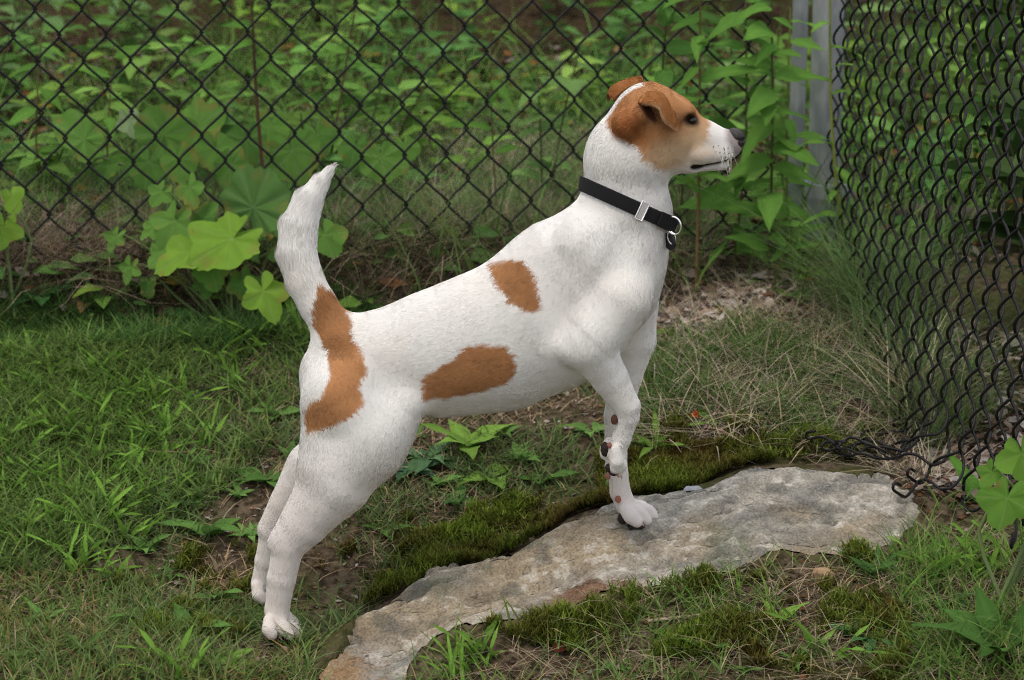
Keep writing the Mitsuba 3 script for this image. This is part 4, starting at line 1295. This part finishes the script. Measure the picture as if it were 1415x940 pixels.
rx_ = np.random.default_rng(260)
for q, (u, v) in enumerate([(120, 905), (170, 925), (340, 860), (300, 830), (235, 800), (345, 745), (60, 860), (200, 765), (400, 640), (330, 690), (245, 700), (530, 735), (600, 745), (690, 605), (720, 640), (820, 600),
                            (610, 675), (575, 610), (520, 625), (30, 915), (270, 650), (440, 600), (380, 580), (1020, 930), (1100, 915), (980, 905), (1260, 880), (1320, 900), (850, 930), (1290, 770)]):
    fr = v > 760 and u > 700
    rosette('small leafy weed in the moss and soil in front of the rock' if fr else 'small leafy weed in the grass left of the rock', u, v, int(rx_.integers(5, 10)), rx_.uniform(26, 46), rx_.uniform(.2, .45),
            np.array([.13, .25, .065]) * rx_.uniform(.75, 1.25), 600 + q, 'ovate' if q % 3 else 'lance', rx_.uniform(.35, .9), group='small leafy weeds in front of the rock' if fr else 'small leafy weeds in the lawn')

# tufts of broad crab grass: each tuft is a plant
rc = np.random.default_rng(300)
CG = 'tufts of broad bladed crab grass in the lawn'
tuft_px = [(30, 640), (75, 600), (20, 700), (65, 735), (110, 690), (135, 640), (160, 720), (190, 660), (215, 700), (100, 560), (150, 575), (185, 590), (230, 610), (60, 540), (20, 560), (125, 520), (180, 545), (40, 505), (90, 490),
           (215, 640), (145, 670), (85, 665), (50, 680), (120, 735), (30, 755), (180, 745), (285, 620), (250, 560), (330, 545), (60, 470), (310, 500), (160, 480), (115, 610), (10, 610), (205, 560),
           (640, 932), (668, 920), (240, 930), (105, 790), (150, 800), (1150, 905), (1290, 800), (1340, 800), (1375, 790), (425, 470), (365, 480)]
for q, (u, v) in enumerate(tuft_px):
    r = np.random.default_rng(400 + q)
    front = u > 550
    k = thing('crab_grass', ('tuft of broad bladed grass in front of the rock' if front else 'tuft of broad bladed bright grass in the lawn left of the dog'), 'grass tuft', CG if not front else 'tufts of broad grass in front of the rock')
    p = ground(u, v)
    bl_ = []
    for i in range(int(r.integers(7, 13))):
        an = r.uniform(0, 6.28)
        L = r.uniform(.045, .085)
        b = p + [r.normal(0, .012), r.normal(0, .012), 0]
        bl_.append(leaf_blade(b, [math.cos(an), math.sin(an), r.uniform(.7, 2.4)], [-math.cos(an), -math.sin(an), .6], L, r.uniform(.0052, .0085), np.array([.17, .32, .055]) * r.uniform(.7, 1.25), r, 'grass', 6, 1, r.uniform(.1, .5), .3))
    m = merge(bl_)
    add(k, 'blades', m, kind='stuff')


# ------------------------------------------------------------------ grass, moss, litter: what nobody could count
def blades(xy, h, w, colours, r, lean=.6, curve=.6, seg=4, z0=None, tipc=None, az=None):
    """Thin blades as strips; xy (n, 2)."""
    n = len(xy)
    an = r.uniform(0, 2 * np.pi, n) if az is None else az
    di = np.stack([np.cos(an), np.sin(an)], 1)
    z0 = ground_z(xy[:, 0], xy[:, 1]) if z0 is None else z0
    fa = an + np.pi / 2 + r.normal(0, .5, n)
    sd = np.stack([np.cos(fa), np.sin(fa), np.zeros(n)], 1)
    le, cu = lean * r.uniform(.2, 1.2, n), curve * r.uniform(.2, 1.3, n)
    V = []
    for i in range(seg + 1):
        t = i / seg
        hor = h * (le * t + cu * t * t)
        ver = h * t * np.sqrt(np.clip(1 - (le * .5 + cu * .5 * t) ** 2, .05, 1))
        c = np.c_[xy + di * hor[:, None], z0 - .003 + ver]
        wd = w * (1 - t ** 1.6) * .5
        V.append(np.stack([c - sd * wd[:, None], c + sd * wd[:, None]], 1) if i < seg else c[:, None])
    V = np.concatenate(V, 1)
    m = 2 * seg + 1
    F_ = []
    for i in range(seg - 1):
        k = 2 * i
        F_ += [[k, k + 1, k + 3], [k, k + 3, k + 2]]
    F_ += [[2 * seg - 2, 2 * seg - 1, 2 * seg]]
    F_ = (np.arange(n)[:, None, None] * m + np.array(F_)[None]).reshape(-1, 3)
    return V.reshape(-1, 3), F_, np.repeat(colours, m, 0)


def region(px, n, r, soft=None):
    """n random points (x, y) on the ground inside an outline given in photo pixels."""
    poly = np.array([ground(*p)[:2] for p in px])
    P_ = Polygon(poly).buffer(0)
    x0, y0, x1, y1 = P_.bounds
    out = np.zeros((0, 2))
    while len(out) < n:
        q = r.uniform([x0, y0], [x1, y1], (4 * n, 2))
        q = q[contains_xy(P_, q[:, 0], q[:, 1])]
        if soft is not None:
            q = q[soft(q[:, 0], q[:, 1]) > r.random(len(q))]
        out = np.vstack([out, q])
    return out[:n]


def off_rock(x, y):
    return np.where((x > -.35) & (x < .75) & (y > -.5) & (y < .45), poly_sd(rock_pts, x, y) < -.012, True).astype(float)


def patch(f, lo, hi, seed):
    return lambda x, y: np.clip((wob(x, y, f, seed) + .5 - lo) / (hi - lo), 0, 1) * off_rock(x, y)


def tint(r, n, base, s=.2):
    return np.asarray(base) * r.uniform(1 - s, 1 + s, (n, 1)) * r.uniform(.88, 1.12, (n, 3))


rg_ = np.random.default_rng(500)
LAWN = [(-60, 435), (300, 440), (520, 450), (900, 470), (1010, 520), (1100, 560), (880, 640), (780, 715), (540, 800), (470, 870), (430, 960), (-60, 960)]
LEFT = [(-60, 440), (300, 440), (460, 452), (420, 560), (350, 660), (260, 720), (60, 800), (-60, 800)]
BEHIND = [(-60, 420), (1200, 420), (1450, 330), (1450, 60), (-60, 60)]


def stuff(name, label, cat, pieces, mat='leaf_mat'):
    k = thing(name, label, cat, kind='stuff')
    v, f, c = merge(pieces)
    put(k, (v, f), mat, smooth=False, color=np.clip(c, 0, .9))
    return k


def lawn(px, n, soft, h, w, col, lean=.7, curve=.7, seg=4, var=.35):
    xy = region(px, n, rg_, soft)
    return blades(xy, rg_.uniform(*h, n), rg_.uniform(*w, n), tint(rg_, n, col, var), rg_, lean, curve, seg)


FRONT = [(700, 870), (1200, 780), (1290, 735), (1450, 740), (1450, 960), (560, 960)]
g = [lawn(LEFT, 9500, patch(7, .30, .55, 31), (.022, .058), (.0026, .0052), (.175, .275, .075)),
     lawn([(-60, 800), (420, 820), (430, 960), (-60, 960)], 2600, patch(10, .36, .56, 47), (.012, .04), (.0018, .0036), (.14, .21, .06)),
     lawn(LEFT, 4500, None, (.015, .035), (.0020, .0036), (.15, .20, .09)),
     lawn(LAWN, 9000, patch(9, .44, .60, 32), (.016, .045), (.0020, .0038), (.15, .215, .08), .8, .8),
     lawn([(-60, 425), (500, 425), (560, 470), (300, 500), (-60, 500)], 4500, patch(8, .3, .55, 33), (.03, .07), (.0020, .0036), (.12, .23, .07), .6),
     lawn([(880, 480), (1020, 450), (1200, 520), (1220, 620), (900, 640)], 3600, patch(10, .4, .6, 34), (.02, .055), (.0018, .0034), (.14, .23, .07)),
     lawn(FRONT, 750, patch(11, .50, .60, 35), (.012, .045), (.0016, .0034), (.15, .26, .06)),
     lawn([(1230, 790), (1300, 690), (1450, 740), (1450, 960), (1220, 960)], 1000, patch(11, .42, .58, 45), (.02, .07), (.0016, .0032), (.15, .26, .06))]
g += [lawn([(-700, 430), (-50, 430), (-50, 960), (-700, 960)], 9000, None, (.02, .055), (.0026, .0052), (.165, .26, .075)),
      lawn([(-500, 950), (520, 950), (1600, 950), (1600, 1180), (-500, 1180)], 6000, patch(9, .36, .56, 51), (.015, .045), (.002, .004), (.16, .24, .07))]
stuff('lawn_grass', 'short uneven green lawn grass around the dog', 'grass', g)

g = [lawn(LAWN, 7500, patch(8, .36, .58, 36), (.012, .035), (.0015, .0030), (.30, .235, .15), 1.25, .9, 3, .4),
     lawn([(-60, 800), (420, 820), (430, 960), (-60, 960)], 1100, patch(9, .42, .62, 37), (.012, .03), (.0018, .0036), (.23, .15, .07), .9, .7, 4, .5),
     lawn(FRONT, 2200, off_rock, (.012, .05), (.0011, .0022), (.30, .24, .16), 1.4, .9, 3, .45),
     lawn([(900, 440), (1130, 380), (1300, 560), (1300, 690), (1180, 640), (900, 640)], 4200, off_rock, (.02, .08), (.0012, .0024), (.36, .30, .22), 1.3, .9, 4, .45),
     lawn([(-60, 440), (900, 440), (960, 400), (960, 340), (-60, 340)], 6500, None, (.05, .14), (.0010, .0021), (.27, .215, .15), .9, 1.0, 5, .5),
     lawn([(400, 380), (960, 400), (1000, 330), (960, 230), (420, 230)], 3200, None, (.06, .16), (.0012, .0022), (.30, .25, .18), .8, 1.0, 5, .5)]
stuff('dry_grass', 'dry straw coloured grass and roots through the lawn and along the fence', 'dry grass', g, 'dry_mat')

g = [lawn([(380, 400), (960, 400), (1000, 330), (960, 230), (420, 230), (-60, 270), (-60, 360), (300, 390)], 6500, patch(6, .34, .6, 38), (.06, .17), (.0016, .0032), (.14, .23, .08), .5, .8, 5, .45),
     lawn([(1150, 430), (1175, 390), (1260, 440), (1330, 620), (1260, 640), (1210, 560), (1150, 480)], 2200, patch(14, .38, .58, 39), (.05, .17), (.0012, .0024), (.17, .25, .10), .6, .9, 6, .45)]
g.append(lawn(BEHIND, 1500, patch(4, .48, .6, 49), (.10, .28), (.003, .006), (.15, .25, .07), .5, .8, 5, .5))
stuff('long_grass', 'long thin green grass along the foot of both fences', 'grass', g)

# two grass tufts that stand out by the right fence
for q, (u, v, nn, hh, col, lab) in enumerate([(1215, 445, 200, .24, (.16, .25, .10), 'tall tuft of thin green grass against the right fence'),
                                              (1275, 595, 200, .15, (.42, .35, .26), 'dry pale grass tuft leaning over at the foot of the right fence'),
                                              (1330, 580, 90, .16, (.15, .25, .08), 'green grass tuft growing through the loose fence wires')]):
    p = ground(u, v)
    xy = p[:2] + rg_.normal(0, .028, (nn, 2))
    k = thing('grass_tuft', lab, 'grass tuft')
    m = blades(xy, hh * rg_.uniform(.45, 1.15, nn), rg_.uniform(.0014, .0026, nn), tint(rg_, nn, col, .35), rg_, .5, .9, 8)
    put(k, m[:2], 'leaf_mat' if q != 1 else 'dry_mat', color=m[2])

# moss: cushions of short shoots
MOSS = [([(500, 850), (540, 800), (700, 745), (830, 690), (900, 640), (1000, 625), (1120, 612), (1230, 622), (1225, 640), (1100, 640), (960, 672), (900, 688), (830, 703), (700, 768), (560, 820)], 6500, .36),
        ([(820, 620), (1220, 600), (1240, 640), (1000, 650), (840, 705)], 4000, .46), ([(560, 935), (800, 850), (1000, 800), (1180, 770), (1260, 800), (1250, 960), (540, 960)], 4800, .50),
        ([(420, 800), (560, 720), (760, 690), (700, 745), (540, 800)], 2600, .48), ([(150, 800), (380, 720), (330, 900), (200, 930)], 1500, .55)]
g = []
for px, n, lo in MOSS:
    xy = region(px, n, rg_, patch(22, lo, lo + .16, 41))
    z0 = ground_z(xy[:, 0], xy[:, 1]) + np.clip(wob(xy[:, 0], xy[:, 1], 22, 41) + .5 - lo, 0, .2) * .05
    tone = np.clip(wob(xy[:, 0], xy[:, 1], 16, 43) * 2.4 + .55, 0, 1)[:, None]
    c = (np.array([.11, .080, .025]) * (1 - tone) + np.array([.145, .215, .030]) * tone) * rg_.uniform(.4, 1.5, (n, 1))
    # every shoot is a little star of leaves on a short stem
    hs = rg_.uniform(.003, .017, n) * (.5 + .9 * tone[:, 0])
    off = rg_.uniform(0, 6.28, n)
    for a_ in range(4):
        z1 = z0 + hs * (.25 + .22 * a_)
        g.append(blades(xy, rg_.uniform(.006, .011, n), rg_.uniform(.0014, .0026, n), c * rg_.uniform(.8, 1.2, (n, 1)) * (.75 + .13 * a_), rg_, .9 - .12 * a_, .5, 2, z0=z1, az=off + a_ * 1.7))
stuff('moss', 'green and brown moss cushions around the rock', 'moss', g)

# dead leaves and bits of bark
def flakes(xy, size, cols, r, lift=.004):
    n = len(xy)
    z = ground_z(xy[:, 0], xy[:, 1]) + r.uniform(.001, lift, n)
    nn = np.c_[r.normal(0, .35, (n, 2)), np.ones(n)]; nn /= np.linalg.norm(nn, axis=1, keepdims=True)
    an = r.uniform(0, 6.28, n)
    a = np.c_[np.cos(an), np.sin(an), np.zeros(n)]; a -= nn * (a * nn).sum(1, keepdims=True)
    b = np.cross(nn, a)
    w = size * r.uniform(.3, .6, n)
    c0 = np.c_[xy, z]
    pts = []
    for t, s in [(-1, 0), (-.4, .9), (.35, .8), (1, 0), (.35, -.8), (-.4, -.9)]:
        pts.append(c0 + a * (size * .5 * t * r.uniform(.85, 1.15, n))[:, None] + b * (w * s * .6)[:, None] + nn * (size * .16 * abs(s) * r.uniform(-.3, 1, n))[:, None])
    pts.append(c0)
    V = np.stack(pts, 1)
    F_ = np.array([[6, i, (i + 1) % 6] for i in range(6)])
    F_ = (np.arange(n)[:, None, None] * 7 + F_[None]).reshape(-1, 3)
    return V.reshape(-1, 3), F_, np.repeat(cols, 7, 0)


def palette(r, n, cols, s=.3):
    c = np.array(cols)[r.integers(len(cols), size=n)]
    return c * r.uniform(1 - s, 1 + s, (n, 1))


LIT = [(.24, .19, .165), (.30, .26, .22), (.13, .085, .06), (.20, .10, .05), (.36, .33, .30)]
g = []
n = 1500; xy = region([(880, 400), (1130, 380), (1140, 430), (1000, 480), (900, 470)], n, rg_)
g.append(flakes(xy, rg_.uniform(.006, .030, n), palette(rg_, n, LIT[:2] + LIT[3:]), rg_, .012))
n = 2500; xy = region(LAWN, n, rg_, off_rock)
g.append(flakes(xy, rg_.uniform(.004, .012, n), palette(rg_, n, LIT), rg_))
n = 1500; xy = region([(560, 960), (700, 860), (1200, 770), (1290, 560), (1450, 520), (1450, 960)], n, rg_, off_rock)
g.append(flakes(xy, rg_.uniform(.004, .012, n), palette(rg_, n, LIT[1:4]) * .7, rg_))
n = 1300; xy = region([(1260, 690), (1450, 700), (1450, 480), (1330, 450), (1270, 560)], n, rg_, off_rock)
g.append(flakes(xy, rg_.uniform(.008, .030, n), palette(rg_, n, LIT[:2] + LIT[4:] + LIT[2:3]), rg_, .012))
n = 7000; xy = region(BEHIND, n, rg_)
g.append(flakes(xy, rg_.uniform(.012, .042, n), palette(rg_, n, LIT[:4] + LIT[2:3]) * .8, rg_, .02))
n = 420; xy = region([(900, 420), (1090, 385), (1060, 430), (990, 470), (920, 465)], n, rg_)
g.append(flakes(xy, rg_.uniform(.015, .045, n), palette(rg_, n, [(.46, .41, .38), (.38, .32, .28), (.30, .22, .17)]), rg_, .02))
g.append(flakes(xy + .001, rg_.uniform(.012, .03, n), palette(rg_, n, [(.10, .07, .055), (.16, .13, .12)]), rg_, .012))
stuff('leaf_litter', 'scattered dead leaves and bark bits on the ground', 'leaf litter', g, 'dry_mat')

# single leaves, twigs
def dead_leaf(label, u, v, L, wr, col, spin, seed, tilt=.3):
    r = np.random.default_rng(seed)
    p = ground(u, v) + [0, 0, .006]
    k = thing('fallen_leaf', label, 'leaf')
    m = leaf_blade(p - np.array([math.cos(spin), math.sin(spin), 0]) * L / 2, [math.cos(spin), math.sin(spin), tilt * .3], [.1, -.5, 1], L, L * wr, col, r, 'ovate', 10, 3, .3, .35, wave=.06)
    put(k, m[:2], 'leaf_mat', smooth=True, color=m[2])


dead_leaf('bright orange red fallen leaf on the moss behind the rock', 966, 582, .030, .42, (.50, .065, .012), .15, 1, .9)
dead_leaf('dark red curled leaf on the soil in front of the rock', 782, 902, .032, .6, (.10, .028, .018), .3, 2, .5)
dead_leaf('pale tan dead leaf lying in the litter near the fence', 1000, 447, .055, .34, (.34, .25, .18), 2.2, 3, .5)
dead_leaf('dull red leaf under the thin steel pole', 1086, 382, .055, .45, (.20, .05, .035), .2, 4, .4)
dead_leaf('orange brown leaf at the fence foot behind the dog chest', 1003, 342, .04, .7, (.24, .08, .02), 1.4, 5, 2.0)
dead_leaf('dry grey leaf caught in the roots below the left fence', 128, 436, .032, .55, (.24, .19, .16), 1.2, 6, 1.5)
dead_leaf('orange tinted leaf lying at the bottom right', 1245, 862, .020, .5, (.28, .10, .03), .6, 7, .5)


def twig(label, a, b, rad, col, lift=.006):
    pa, pb = ground(*a) + [0, 0, lift], ground(*b) + [0, 0, lift]
    k = thing('twig', label, 'twig')
    m = (pa + pb) / 2 + rg_.normal(0, .003, 3)
    q1 = stem_mesh([pa, m, pb], rad, rad * .6, col, 12)
    put(k, q1[:2], 'dry_mat', smooth=True, color=q1[2] * (.8 + .4 * meshkit.noise(q1[0] * 300))[:, None])


twig('pale dry grass stalk lying in front of the rock', (895, 865), (972, 856), .0024, (.42, .34, .26))
twig('thin brown twig lying on the bank beside the dog knee', (556, 800), (592, 777), .0012, (.22, .13, .07))
twig('pale twig lying in the litter behind the dog chest', (930, 452), (1010, 402), .0034, (.33, .28, .24))
twig('thin pale stem lying across the left lawn', (206, 643), (275, 644), .0010, (.30, .24, .15), .02)
p = ground(1100, 600)
log = thing('fallen_branch', 'grey fallen branch lying behind the right fence', 'branch')
la, lb = np.array([.62, 1.05, 0]), np.array([1.25, .95, 0])
pts = []
for t in np.linspace(0, 1, 14):
    q_ = la * (1 - t) + lb * t
    pts.append([q_[0], q_[1] + .02 * math.sin(t * 7), float(ground_z(q_[0], q_[1])) + .05 + .01 * math.sin(t * 5)])
v, f = tube(pts, np.linspace(.015, .011, 14) * (1 + .1 * np.sin(np.arange(14) * 2.3)), 14)
put(log, (v, f), 'dry_mat', smooth=True, color=np.array([.09, .075, .065]) * (.6 + .8 * meshkit.fbm(v * [20, 90, 90], 3))[:, None])

# ------------------------------------------------------------------ weeds and shrubs beyond the fences
rb = np.random.default_rng(900)


def bush_leaves(p, h, spread_, n, Lr, col, r, wr=(.3, .55), shape='ovate'):
    out, stems = [], []
    for s in range(max(2, n // 9)):
        an = r.uniform(0, 6.28)
        tip = p + np.array([math.cos(an) * spread_ * r.uniform(.2, 1), math.sin(an) * spread_ * r.uniform(.2, 1), h * r.uniform(.55, 1.0)])
        mid_ = (p + tip) / 2 + [0, 0, .1 * h]
        c = spline([p, mid_, tip], 30)
        stems.append(stem_mesh([p, mid_, tip], .0022, .0012, (.09, .10, .04), 7, 4))
        for i in range(9):
            t = .2 + .8 * (i + r.random()) / 9
            b = c[min(int(t * 29), 29)]
            a2 = i * 2.4 + r.uniform(-.5, .5)
            L = r.uniform(*Lr)
            out.append(leaf_blade(b, [math.cos(a2), math.sin(a2), r.uniform(-.1, .6)], [0, -.25, 1], L, L * r.uniform(*wr), col * r.uniform(.65, 1.3), r, shape, 4, 1, r.uniform(.1, .5), .2))
    return merge(out), merge(stems)


BW = 'blurred green weeds beyond the fence'
count = 0
tries = 0
spots = []
while count < 165 and tries < 5000:
    tries += 1
    y = 1.05 + 3.4 * rb.random() ** 1.25
    hw = .235 * (y + 2.9) + .15
    x = rb.uniform(-hw, hw)
    if x > .45 and y < 1.0:
        continue
    dens = wob(np.array([x]), np.array([y]), 2.4, 77)[0] + .5
    if dens < .36 or any((x - a) ** 2 + (y - b) ** 2 < (.085 + .025 * y) ** 2 for a, b in spots):
        continue
    spots.append((x, y))
    p = np.array([x, y, float(ground_z(x, y)) - .01])
    h = rb.uniform(.10, .30) * (1 + .15 * y)
    place = ['beyond the fence left of the tall brown stem', 'beyond the fence above the tail and rump', 'beyond the fence above the dog back', 'beyond the fence right of the dog head'][int(np.digitize(x / (y + 2.9), [-.105, -.045, .035]))]
    far_ = 'small far off weed ' if y > 2.2 else 'leafy green weed '
    k = thing('green_weed', far_ + place, 'plant', far_ + place)
    lv, st = bush_leaves(p, h, .10 + .02 * y, int(rb.integers(18, 36)), (.035, .095), green(rb), rb)
    add(k, 'foliage', lv, smooth=False, kind='stuff')
    add(k, 'stems', st, 'stem_mat', kind='stuff')
    count += 1
n = 3000; xy = region(BEHIND, n, rg_, lambda x, y: np.clip((wob(x, y, 3.6, 71) + .5 - .46) / .08, 0, 1))
z = ground_z(xy[:, 0], xy[:, 1])
m = []
for q in range(n):
    a_ = rb.uniform(0, 6.28); L = rb.uniform(.02, .06)
    m.append(leaf_blade([xy[q, 0], xy[q, 1], z[q] + rb.uniform(.005, .06)], [math.cos(a_), math.sin(a_), .2], [rb.normal(0, .3), -.4, 1], L, L * .55, green(rb, None, .9) if rb.random() < .9 else np.array([[.30, .24, .05], [.26, .11, .04], [.24, .17, .08]][rb.integers(3)]), rb, 'ovate', 3, 1, .3, .2))
m = merge(m)
k = thing('ground_cover', 'low leafy ground cover on the slope beyond the fences', 'ground cover', kind='stuff')
put(k, m[:2], 'leaf_mat', color=m[2])
# behind the right fence
spots2 = []
for q in range(46):
    y = rb.uniform(.2, 2.6)
    x = .72 + rb.random() * .9 + .05 * y
    p = np.array([x, y, float(ground_z(x, y)) - .01])
    k = thing('dark_weed', 'leafy weed growing behind the right fence', 'plant', 'weeds behind the right fence')
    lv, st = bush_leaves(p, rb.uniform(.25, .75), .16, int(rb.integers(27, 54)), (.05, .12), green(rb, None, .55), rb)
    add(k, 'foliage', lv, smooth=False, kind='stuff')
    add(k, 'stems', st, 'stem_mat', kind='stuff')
# shrubs at the back
for q in range(46):
    y = rb.uniform(4.4, 9.0)
    hw = .30 * (y + 2.9) + .6
    x = -hw + 2 * hw * ((q * .618) % 1)
    p = np.array([x, y, float(ground_z(x, y)) - .02])
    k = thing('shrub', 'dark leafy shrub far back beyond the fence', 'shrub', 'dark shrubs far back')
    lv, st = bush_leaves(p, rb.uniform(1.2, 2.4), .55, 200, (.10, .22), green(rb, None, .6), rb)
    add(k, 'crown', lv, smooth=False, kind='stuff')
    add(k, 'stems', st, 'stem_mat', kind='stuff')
